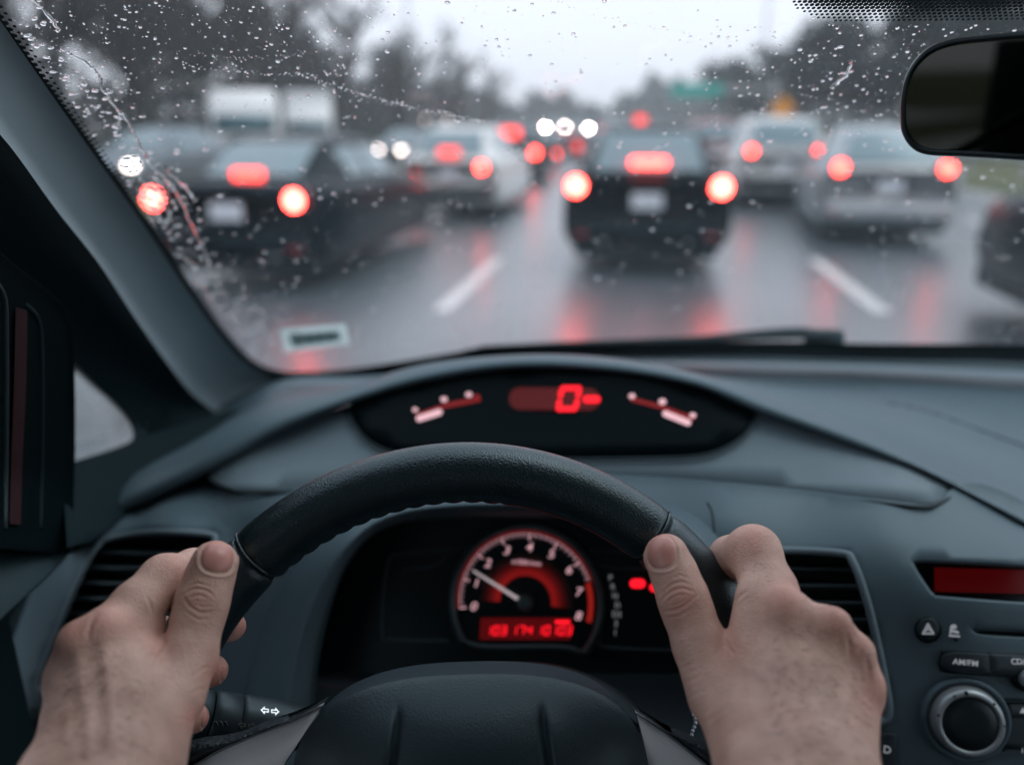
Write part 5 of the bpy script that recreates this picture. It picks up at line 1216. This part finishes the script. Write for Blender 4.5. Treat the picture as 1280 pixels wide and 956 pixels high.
def make_car(kind, col, X, Y, label, cat='car', heading=0.0, tails=None, stop=None, group='cars queuing in the traffic ahead', heads=None, extra_low=True, brk=6.0):
    K = KINDS[kind]; car = empty({'sedan': 'sedan', 'suv': 'off_road_car', 'hatch': 'hatchback', 'van': 'panel_van'}[kind] if cat != 'van' else 'panel_van', (X, Y, GZ), label, cat, group, heading)
    def cm(name, V, F, m, smooth=True, parent=None): return mesh(name, V, F, m, parent or car, smooth, local=True)
    def sec(y, w, zb, zt, n=1):
        pts = [(.0, zb), (w * .80, zb), (w * .93, zb + .05), (w, zb + .18), (w * 1.01, (zb + zt) / 2), (w * .985, zt - .14), (w * .93, zt - .03), (w * .80, zt), (0, zt + .02)]
        pts = catmull(pts, 3); L_ = [(-x, y, z) for x, z in pts[::-1]] + [(x, y, z) for x, z in pts[1:-1]]; return L_
    rows = [sec(*resample(catmull(K['body'], 6), 30)[i]) for i in range(30)]
    V, F = loft(rows, close_c=True); n = len(rows[0]); F += [tuple(range(n)), tuple(range(29 * n, 30 * n))[::-1]]
    cm('body', V, [f[::-1] for f in F], col)
    g = catmull(K['gh'], 6)
    def gsec(y, wb, wt, zb, zt):
        zt = max(zt, zb + .01); pts = [(wb, zb - .03), (wb * .98 + wt * .02, zb + .03), ((wb + wt) / 2 + .012, (zb + zt) / 2), (wt + .02, zt - .07), (wt - .05, zt - .012), (0, zt + .01)]
        pts = catmull(pts, 3); return [(-x, y, z) for x, z in pts] + [(x, y, z) for x, z in pts[:-1][::-1]]
    rows = [gsec(*q) for q in g]; V, F = loft(rows); n = len(rows[0]); F += [tuple(range(n)), tuple(range(len(V) - n, len(V)))[::-1]]
    cm('roof', V, [f[::-1] for f in F], col)
    # glass panes a few millimetres proud of the shell
    def pane(name, y0, y1, x0, x1, v0, v1, side=0):
        gg = np.array(g); rows = []; 
        for t in np.linspace(0, 1, 8):
            y = y0 + (y1 - y0) * t; q = [np.interp(y, gg[:, 0], gg[:, c]) for c in range(1, 5)]; wb, wt, zb, zt = q; row = []
            if side == 0:
                for u in np.linspace(-1, 1, 9): row.append((u * (wt - .07), y, zt + .016))
            else:
                for s in np.linspace(v0, v1, 6): row.append((side * (((wb + wt) / 2 + .012) * (1 - abs(2 * s - 1)) + (wb if s < .5 else wt + .02) * abs(2 * s - 1) + .024), y, zb + (zt - .07 - zb) * s))
            rows.append(row)
        V, F = loft(rows); return cm(name, V, F, CGL)
    ra, rb = K['gh'][0][0], K['gh'][1][0]; fa, fb = K['gh'][3][0], K['gh'][4][0]
    # rear and front screens as surfaces between roof edge and belt
    def screen(name, sA, sB, t0, t1, sg):
        rows = []
        for t in np.linspace(t0, t1, 7):
            q = np.array(sA) * (1 - t) + np.array(sB) * t; gg = np.array(g); ww = [np.interp(q[0], gg[:, 0], gg[:, c]) for c in range(1, 5)]
            rows.append([(u * (ww[1] - .03) * (1.0), q[0] - sg * .02 * (1 - u * u) - sg * .006, max(ww[3], ww[2] + .01) + .014) for u in np.linspace(-1, 1, 11)])
        V, F = loft(rows); return cm(name, V, F, CGL)
    screen('rear_window', K['gh'][0], K['gh'][1], .10, .92, 1); screen('windscreen', K['gh'][3], K['gh'][4], .15, .9, -1)
    for s in (-1, 1):
        pane('side_window', rb + .05, (rb + fa) / 2 - .05, 0, 0, .12, .9, s); pane('side_window', (rb + fa) / 2 + .05, fa + .25, 0, 0, .12, .9, s)
    wr = .33 if kind in ('sedan', 'hatch') else .37; L_ = K['L']; W_ = K['W']
    for y in (.82, L_ - .88):
        for s in (-1, 1):
            V, F = lathe([(.02, 0), (wr + .06, 0), (wr + .06, .03), (wr, .035)], (s * (W_ - .02), y, wr + .02), (s, 0, 0), 28); cm('wheel_arch', V, F, TRIM)
            V, F = lathe([(wr - .10, -.2), (wr - .01, -.2), (wr, -.15), (wr, -.03), (wr - .03, .0), (wr - .10, .005)], (s * (W_ + .02), y, wr), (s, 0, 0), 28); wh = cm('wheel', V, F, TYRE)
            V, F = lathe([(.001, -.02), (.06, -.012), (.07, -.03), (wr - .12, -.035), (wr - .10, .0)], (s * (W_ + .02), y, wr), (s, 0, 0), 24); cm('rim', V, F, RIMM, parent=wh)
    zb = K['body'][1][2]; zt = K['body'][1][3]
    V, F = rbox((0, L_ / 2, .30), (W_ * 1.72, L_ * .94, .26), .05); cm('underbody', V, F, TRIM)  # dark box added to make the shade beneath the car
    V, F = rbox((0, -.02, zb + .14), (W_ * 1.78, .16, .20), .06); cm('rear_bumper', V, F, TRIM if kind == 'suv' or col is P_WHITE else col)
    V, F = rbox((0, L_ - .02, zb + .10), (W_ * 1.5, .14, .20), .06); cm('front_bumper', V, F, TRIM)
    V, F = box((0, -.05 if kind != 'sedan' else -.03, (zb + zt) / 2 + .10), (.32, .015, .16)); cm('licence_plate', V, F, PLATE, False)
    for s in (-1, 1):
        V, F = rbox((s * (W_ + .06), L_ - 1.55, K['gh'][3][3] + .10), (.18, .10, .13), .03); cm('wing_mirror', V, F, col)
        V, F = tube([(s * .45, -.06, zb + .02), (s * .45, .12, zb + .02)], .03, 10); cm('exhaust_pipe', V, F, RIMM)
    if heads:
        for s in (-1, 1):
            V, F = rbox((s * (heads[2] if len(heads) > 2 else W_ - .22), L_ - .02, heads[0]), (.20, .14, .13), .04); cm('headlight', V, F, headmat(heads[1]))
    tz, tdx, tw, thh, ts = tails if tails else (.85, W_ - .17, .2, .2, 0)
    for s in (-1, 1):
        V, F = rbox((s * tdx, .0, tz), (tw, .16, thh), .035); tl = cm('tail_light', V, F, LENS)
        if ts: V, F = lathe([(.0001, .012), (tw * .24, .011), (tw * .37, .004), (tw * .38, 0)], (s * tdx, -.08, tz), (0, -1, 0), 20); cm('lit_lamp', V, F, lampmat(ts), parent=tl)
        V, F = rbox((s * (W_ - .22), -.06, zb + .10), (.13, .10, .05), .015); cm('reflector', V, F, LENS)
    if stop:
        g0_, g1_ = K['gh'][0], K['gh'][1]; tt_ = min(1.0, max(0, (stop[0] - g0_[4]) / (g1_[4] - g0_[4]))); stop = (stop[0], g0_[0] + tt_ * (g1_[0] - g0_[0]) - .10 - .12 * math.sin(math.pi * tt_)) + tuple(stop[2:])
        V, F = rbox((0, stop[1], stop[0]), (stop[2], .04, stop[3] if len(stop) > 4 else .035), .012); cm('stop_light', V, F, lampmat(stop[-1]))
    return car
def gx(px, py, Y): return float(PY(px, py, Y)[0])
def gz(px, py, Y): return float(PY(px, py, Y)[2]) - GZ
P_BLACK = paint('black', (.003, .007, .009), spec=.12, coat=0.0); P_NAVY = paint('navy', (.003, .008, .012), spec=.12, coat=0.0); P_WHITE = paint('white', (.70, .71, .70)); P_SILV = paint('silver', (.42, .44, .45), .3, .4)
P_GREY = paint('grey', (.17, .20, .22), .3, .3); P_RED = paint('red', (.28, .02, .02)); P_DG = paint('dark_grey', (.045, .055, .062), .3, .2)
Yc = 8.7
make_car('hatch', P_BLACK, gx(809, 250, Yc), Yc, 'black hatchback directly ahead with both round brake lights and roof stop lamp glowing', tails=(gz(726, 232, Yc), .745, .23, .20, 26), stop=(gz(809, 201, Yc + .55), .42, .36, .075, 9))
Yc = 7.15
make_car('sedan', P_NAVY, gx(283, 250, Yc), Yc, 'dark sedan in the left lane nearest the pillar with a large glaring brake light', tails=(gz(375, 250, Yc), .70, .22, .19, 26), stop=(gz(297, 216, Yc + .7), .66, .30, .085, 4.5), group=None)
Yc = 13.6
make_car('hatch', P_WHITE, gx(561, 200, Yc), Yc, 'white hatchback behind the dark sedan, square on in the lane left of centre', tails=(gz(560, 209, Yc), .57, .20, .18, 14), stop=(gz(563, 190, Yc), .0, .34, .12, 1.6))
Yc = 23.0
make_car('suv', P_BLACK, gx(636, 180, Yc), Yc, 'tall black car farther up the left lane showing a wide red upper lamp', tails=(gz(668, 191, Yc), .74, .30, .28, 11), stop=(gz(636, 166, Yc), -.02, .62, .24, 2.0))
Yc = 32.0
make_car('sedan', P_DG, gx(670, 190, Yc), Yc, 'dark grey car beyond the tall black one with a single round lamp showing', tails=(gz(694, 193, Yc), .74, .36, .34, 6), stop=(1.3, .6, .4, .1, 1))
Yc = 46.0
make_car('hatch', P_RED, gx(705, 185, Yc), Yc, 'small red car farthest up the left lane before the haze', tails=(gz(720, 184, Yc), .72, .5, .45, 2.2), stop=(1.4, .4, .4, .1, 1))
Yc = 16.4
make_car('van', P_WHITE, gx(980, 190, Yc), Yc, 'white people carrier right of the centre lane with two red lamps high up', tails=(gz(946, 189, Yc), .62, .20, .24, 4), stop=None) if False else make_car('suv', P_WHITE, gx(981, 190, Yc), Yc, 'white off-road car right of the centre lane, lower part black, below the amber sign', tails=(gz(946, 189, Yc), .62, .20, .22, 9), stop=None)
Yc = 11.4
make_car('hatch', P_SILV, gx(1114, 220, Yc), Yc, 'silver hatchback at right below the rear-view mirror with both tail lamps lit', tails=(gz(1112, 210, Yc), .64, .21, .20, 11), stop=None, heading=-.10)
Yc = 24.5
make_car('suv', P_RED, gx(893, 200, Yc), Yc, 'red car just right of the black hatchback, mostly hidden behind it', tails=(gz(905, 190, Yc), .5, .45, .34, 1.6), stop=None)
Yc = 7.9
make_car('suv', P_BLACK, gx(1208, 300, Yc) + .86, Yc - 4.6, 'black car drawing level at the right edge, only its near front corner in view', tails=(.85, .66, .16, .12, .5), stop=None)
Yc = 38.0
make_car('suv', P_GREY, gx(800, 160, Yc), Yc, 'grey vehicle far up the centre lane with faint red lamps above the black hatchback', tails=(gz(797, 150, Yc), .1, .4, .3, 1.6), stop=None)
Yc = 60
make_car('van', P_WHITE, gx(765, 160, Yc), Yc, 'white van farthest away in the centre of the road', cat='van', tails=(1.4, .8, .5, .4, 1.0), stop=None)
for (px_, py_, Y_, kd_, col_, st_, lb_) in ((742, 176, 52, 'sedan', P_GREY, 3, 'grey car far up the road, just left of the black hatchback roof'), (880, 176, 48, 'hatch', P_SILV, 4, 'silver car far ahead showing over the red car'), (655, 172, 62, 'suv', P_NAVY, 5, 'navy car beyond the tall black one in the left lane'), (905, 170, 66, 'sedan', P_DG, 4, 'dark car far ahead below the green sign'), (690, 170, 84, 'hatch', P_SILV, 6, 'pale car at the far end of the left lane queue'), (760, 168, 100, 'suv', P_DG, 7, 'dark car at the very end of the centre lane queue')):
    make_car(kd_, col_, gx(px_, py_, Y_), Y_, lb_, tails=(gz(px_, py_ + 3, Y_), .7, .4, .35, st_), stop=None)
# oncoming traffic on the opposite carriageway
PI = math.pi
def onc_car(kind, col, pxc, pyl, Y, sep, label, s, z=None, dx=None):
    x = gx(pxc, pyl, Y); K = KINDS[kind]; return make_car(kind, col, x, Y + K['L'], label, heading=PI, heads=(gz(pxc, pyl, Y) if z is None else z, s) + ((dx,) if dx else ()), group='oncoming cars with headlights on')
onc_car('sedan', P_GREY, 487, 188, 34.0, 30, 'oncoming grey car left of the white one with two pale round headlights', 9, dx=.50)
onc_car('hatch', P_SILV, 534, 176, 44.0, 30, 'oncoming silver car behind the grey one, one white headlight showing', 45, dx=.5)
onc_car('suv', P_WHITE, 545, 150, 52.0, 30, 'tall white oncoming car whose roof shows above the white one in the left lane', 2)
onc_car('van', P_GREY, 694, 159, 66.0, 30, 'far oncoming grey van left of the road centre with bright headlights', 70, dx=.78)
onc_car('van', P_DG, 724, 161, 74.0, 30, 'farthest oncoming dark van, its bright headlights just above the black hatchback', 90, dx=.82)
onc_car('hatch', P_GREY, 128, 207, 17.0, 30, 'oncoming grey car beyond the dark sedan, close to the windscreen pillar', 10)
# trucks
def truck(X, Y, label, cabw, h, boxh, blen, hasbox=True):
    t = empty('box_lorry', (X, Y, GZ), label, 'lorry', 'white lorries on the left', .93 * math.atan2(-X, Y))
    def cm(name, V, F, m, parent=None): return mesh(name, V, F, m, parent or t, True, local=True)
    rows = []
    for y, zt, w in ((0, h * .72, .94), (.06, h * .8, .97), (.35, h * .96, .98), (.7, h, 1.0), (1.8, h, 1.0)):
        w *= cabw / 2; rows.append([(-w, y, .5), (-w, y, zt - .2), (-w + .15, y, zt), (w - .15, y, zt), (w, y, zt - .2), (w, y, .5)])
    V, F = loft(rows, close_c=True); F += [tuple(range(6))[::-1], tuple(range(24, 30))]; cm('cab', V, F, P_WHITE)
    V, F = box((0, -.02, h * .60), (cabw * .84, .06, h * .19)); cm('windscreen', V, F, plastic('lorry_glass', (.03, .09, .11), .15, 5, 0, .1, spec=.9))
    V, F = rbox((0, -.06, .62), (cabw * .98, .18, .30), .05); cm('bumper', V, F, TRIM); V, F = box((0, -.03, 1.05), (cabw * .5, .05, .35)); cm('grille', V, F, TRIM)
    for s in (-1, 1):
        V, F = rbox((s * cabw * .38, -.05, .95), (.28, .1, .2), .03); cm('headlight', V, F, RIMM)
        V, F = rbox((s * (cabw / 2 + .14), .1, h * .62), (.16, .1, .5), .03); cm('wing_mirror', V, F, TRIM)
    if hasbox:
        V, F = rbox((0, 2.0 + blen / 2, (boxh + .95) / 2), (2.5, blen, boxh - .95), .05); cm('cargo_box', V, F, P_WHITE)
        V, F = box((0, 2.0 + blen / 2, .85), (.9, blen, .2)); cm('chassis', V, F, TRIM)
    for y in (.9, 2 + blen * .75):
        for s in (-1, 1):
            V, F = lathe([(.25, -.25), (.48, -.25), (.5, -.2), (.5, -.03), (.46, 0), (.25, 0), (.24, -.05), (.001, -.05)], (s * 1.2, y, .5), (s, 0, 0), 24); cm('wheel', V, F, TYRE)
    return t
truck(gx(305, 150, 27), 27, 'white lorry at left facing us with a teal tinted windscreen band', 2.30, 1.52 + 45 * .028, 2.2, 3.0, True)
truck(gx(385, 150, 41), 41, 'tall pale box lorry standing right of the other lorry at left', 2.4, 2.6, 1.52 + 43 * .043, 6.0)

# --- verge furniture
def post_box(nm, loc, label, cat): return empty(nm, loc, label, cat)
def strip(V0, name, mat, parent): return mesh(name, *V0, mat, parent)
STEEL = plastic('galvanised', (.36, .38, .38), .5, 60, .1, .1, metal=.4)
def guard(x, y0, y1, label, bend=0):
    g = empty('guard_rail', (x, y0, 0), label, 'guard rail'); rows = []
    for y in np.linspace(y0, y1, 40): rows.append([(x + a, y, z) for a, z in ((.02, .45), (-.05, .50), (-.05, .54), (0, .58), (0, .62), (-.05, .66), (-.05, .70), (.02, .75), (.03, .6))])
    V, F = loft(rows, close_c=True); mesh('rail', V, F, STEEL, g)
    first = None
    for y in np.arange(y0, y1, 4.0):
        if first is None: V, F = box((x + .09, y, .33), (.10, .14, .80)); first = mesh('post', V, F, STEEL, g, smooth=False)
        else: c = first.copy(); link(c, g); c.location = (0, y - y0, 0)
guard(10.2, 4, 130, 'long galvanised guard rail along the right verge')
# green overhead sign on a gantry, amber warning sign, lamp posts
Ys = 105.0; p0, p1 = PY(838, 122, Ys), PY(905, 104, Ys)
gs = empty('direction_sign', (p0[0], Ys, 0), 'green overhead direction sign far ahead above the road', 'road sign')
V, F = box(((p0[0] + p1[0]) / 2, Ys, (p0[2] + p1[2]) / 2), (p1[0] - p0[0], .3, p1[2] - p0[2])); mesh('sign_board', V, F, plastic('sign_green', (.02, .42, .34), .5, 10, .05, .1), gs, smooth=False)
V, F = tube([(p1[0] + 6, Ys + .4, GZ), (p1[0] + 6, Ys + .4, p1[2] + .5)], .35, 10); mesh('post', V, F, STEEL, gs); V, F = tube([(p0[0] - 2, Ys + .4, p1[2] - .8), (p1[0] + 6, Ys + .4, p1[2] - .8)], .25, 8); mesh('gantry_beam', V, F, STEEL, gs)
Ys = 42.0; c = PY(978, 136, Ys); asn = empty('warning_sign', (c[0], Ys, 0), 'amber diamond warning sign on a post at the right of the road', 'road sign')
r = .62; V = [(c[0] + r * a, Ys - b, c[2] + r * d) for b in (0, .04) for a, d in ((0, 1), (-1, 0), (0, -1), (1, 0))]; mesh('sign_board', V, [(0, 1, 2, 3), (7, 6, 5, 4)] + [(i, (i + 1) % 4, 4 + (i + 1) % 4, 4 + i) for i in range(4)], plastic('sign_amber', (.80, .30, .02), .5, 10, .05, .05), asn, smooth=False)
V, F = tube([(c[0], Ys + .1, GZ), (c[0], Ys + .1, c[2])], .05, 8); mesh('post', V, F, STEEL, asn)
def lamp_post(px, Y, h, side, label):
    x = gx(px, 100, Y); t = empty('lamp_post', (x, Y, 0), label, 'lamp post', 'lamp posts beside the motorway')
    V, F = tube([(x, Y, 0), (x, Y, h * .5), (x, Y, h)], [.14, .11, .08], 10); mesh('pole', V, F, STEEL, t)
    V, F = tube(catmull([(x, Y, h - .3), (x + side * .6, Y, h + .25), (x + side * 2.4, Y, h + .5)], 5), .05, 8); mesh('arm', V, F, STEEL, t)
    V, F = rbox((x + side * 2.7, Y, h + .47), (.75, .3, .12), .04); mesh('lamp_head', V, F, STEEL, t)
lamp_post(512, 62, 14, 1, 'slim grey lamp post behind the treeline left of centre'); lamp_post(952, 80, 16, -1, 'slim grey lamp post rising in front of the right treeline')

# --- trees
BARK = surf_mat('bark', (.010, .012, .012), (.026, .027, .027), .9, 6, .5, .03); TWIG = surf_mat('twigs', (.012, .014, .015), (.030, .032, .033), .9, 3, 0); EVER = surf_mat('evergreen', (.005, .014, .015), (.016, .031, .029), .9, 1.2, 0)
def tree_mesh(seed, kind, h):
    rr = random.Random(seed); tr = MB(); cr = MB(); tips = []
    def branch(p, d, l, r, lev):
        pts = [p]; q = p; dd = d
        for i in range(4):
            dd = unit(dd + np.array([rr.gauss(0, .13), rr.gauss(0, .13), rr.gauss(.03, .08)])); q = q + dd * l / 4; pts.append(q)
        V, F = tube(np.array(pts), np.linspace(r, r * .55, 5), 6 if lev < 2 else 4, caps=False); tr.add(V, F)
        if lev < 3:
            for k in range(rr.randint(3, 5) if lev else rr.randint(7, 10)):
                t = rr.uniform(.35, 1) if lev else rr.uniform(.22, 1); b = pts[min(4, int(t * 4))]; a = rr.uniform(0, 6.28); o = unit(np.array([math.cos(a), math.sin(a), rr.uniform(.25, 1.0)])); branch(b, unit(dd * .35 + o), l * rr.uniform(.38, .6), r * .42, lev + 1)
        else: tips.extend(pts[2:])
        if lev == 2: tips.append(q)
    branch(np.array([0, 0, 0.]), np.array([0, 0, 1.]), h * .72, h * (.034 if kind == 'bare' else .017), 0)
    n = {'bare': 1, 'dense': 5}[kind]
    for t in tips:
        for _ in range(n):
            c = t + np.array([rr.gauss(0, 1), rr.gauss(0, 1), rr.gauss(0, .8)]) * h * (.028 if kind == 'bare' else .045); s = h * (.012 if kind == 'bare' else .028) * rr.uniform(.6, 1.4); a = np.array([rr.gauss(0, 1) for _ in range(3)]); a = unit(a); b = unit(np.cross(a, [rr.gauss(0, 1), .3, rr.gauss(0, 1)]))
            w_ = s * (.10 if kind == 'bare' else .6); l_ = s * (3.2 if kind == 'bare' else 1.0); cr.add([c - a * l_, c + b * w_, c + a * l_, c - b * w_], [(0, 1, 2, 3)])
    return tr, cr
PROTO = {}
def tree(kind, seed, x, y, h, label, group):
    key = (kind, seed)
    o = empty('bare_tree' if kind == 'bare' else 'evergreen_tree', (x, y, GZ - .1), label, 'tree', group, random.uniform(0, 6.28)); s = h / 12.0; o.scale = (s, s, s)
    if key not in PROTO:
        tr, cr = tree_mesh(seed, kind, 12.0); a = tr.build('trunk', BARK, o, local=True); b = cr.build('crown', TWIG if kind == 'bare' else EVER, o, smooth=False, local=True); PROTO[key] = (a, b)
    else:
        for q in PROTO[key]: c = q.copy(); link(c, o)
GL, GRt = 'bare trees along the left side of the motorway', 'trees along the right side of the motorway'
TL = [(-27, 14, 19), (-30, 19, 20), (-27.5, 24, 19), (-32, 29, 21), (-28, 34, 19), (-33, 40, 21), (-29, 46, 19), (-34, 53, 20), (-29, 60, 18), (-33, 68, 18), (-29, 76, 17), (-34, 86, 17), (-29, 97, 16), (-33, 110, 16), (-29, 124, 16), (-32, 140, 15), (-29, 158, 15), (-33, 180, 15),
      (-38, 22, 20), (-40, 32, 21), (-39, 43, 20), (-42, 55, 20), (-41, 70, 19), (-40, 88, 17), (-43, 108, 16), (-40, 134, 15)]
near_n = ['first', 'second', 'third', 'fourth', 'fifth', 'sixth', 'seventh', 'eighth', 'ninth', 'tenth', 'eleventh', 'twelfth', 'thirteenth', 'fourteenth', 'fifteenth', 'sixteenth', 'seventeenth', 'eighteenth']
for i, (x, y, h) in enumerate(TL):
    kind = 'dense' if i in (22, 23, 24, 25) else 'bare'
    kw_ = 'dark leafy' if kind == 'dense' else 'tall bare dark'
    row_ = 'front row on the left, %s from the pillar' % near_n[i] if i < 18 else 'back row on the left, %s from the pillar' % near_n[i - 18]
    tree(kind, i % 4, x, y, h, '%s tree in the %s' % (kw_, row_), 'trees along the left side of the motorway')
TR = [(17, 46, 9.5), (21, 50, 10.5), (16, 58, 10), (20, 62, 10.5), (24, 56, 10.5), (15.5, 72, 10.5), (19, 78, 12), (23, 70, 12), (15, 90, 11.5), (18, 98, 13), (22, 88, 13), (15, 112, 13), (18, 125, 14), (22, 118, 14), (15, 140, 14), (19, 155, 14), (27, 46, 11), (31, 52, 12), (27, 64, 12), (34, 60, 13), (26, 36, 10), (32, 40, 11), (38, 46, 12), (29, 80, 14)]
order = sorted(range(len(TR)), key=lambda i: -TR[i][0] / TR[i][1])
for r_i, i in enumerate(order):
    x, y, h = TR[i]; kind = 'bare' if i in (4, 8, 17, 20) else 'dense'; far = y >= 75; names_ = ['right edge of the view', 'rear-view mirror', 'amber sign', 'green sign']
    k_ = min(3, r_i // 6); n_ = near_n[r_i % 6]
    tree(kind, i % 4, x, y, h, ('leafless tree' if kind == 'bare' else 'dark evergreen') + ' in the right treeline, %s of those towards the %s' % (n_, names_[k_]), 'trees along the right side of the motorway')
# distant wood closing the view
mb = MB(); rr = random.Random(3)
for _ in range(9000):
    x = rr.uniform(-160, 190); y = rr.uniform(290, 330); top = 13 + 4 * math.sin(x * .05) + 3 * math.sin(x * .17 + 1) + 2 * math.sin(x * .6); z = rr.uniform(-1, top) ; s = rr.uniform(1.0, 2.2); a = rr.uniform(0, 6.28); mb.add([(x - s * math.cos(a), y, z - s * .6), (x + s, y + s * math.sin(a), z - s * .3), (x + s * math.cos(a), y, z + s), (x - s, y - s * math.sin(a), z + s * .4)], [(0, 1, 2, 3)])
o = mb.build('distant_wood', EVER, None, smooth=False); tag(o, 'pale distant wood closing the view where the road disappears', 'wood', None, 'stuff')

mb = MB()
for _ in range(16000):
    y = 8 + 180 * rr.random() ** 1.6; x = rr.gauss(-37, 2.0) - (3 if rr.random() < .5 else 0); z = rr.uniform(-.4, 5.5 + 1.5 * math.sin(y * .3) + math.sin(y * 1.1)) ; s = rr.uniform(.12, .42); a = rr.uniform(0, 6.28); mb.add([(x - s * math.cos(a), y - s * .5, z - s * .6), (x + s, y + s * math.sin(a), z - s * .3), (x + s * math.cos(a), y, z + s), (x - s, y - s * math.sin(a), z + s * .4)], [(0, 1, 2, 3)])
o = mb.build('roadside_thicket', EVER, None, smooth=False); tag(o, 'dark tangled thicket behind the bare trees on the left', 'thicket', None, 'stuff')
# --- haze
m = bpy.data.materials.new('haze'); m.use_nodes = True; nt = m.node_tree; nt.nodes.clear(); pv = N(nt, 'ShaderNodeVolumePrincipled'); pv.inputs['Color'].default_value = (.90, .94, .97, 1); pv.inputs['Density'].default_value = .0013; o_ = N(nt, 'ShaderNodeOutputMaterial'); nt.links.new(pv.outputs[0], o_.inputs['Volume'])
V, F = box((0, 213, 10.6), (850, 560, 24)); o = mesh('haze', V, F, m, None, smooth=False); o['kind'] = 'stuff'
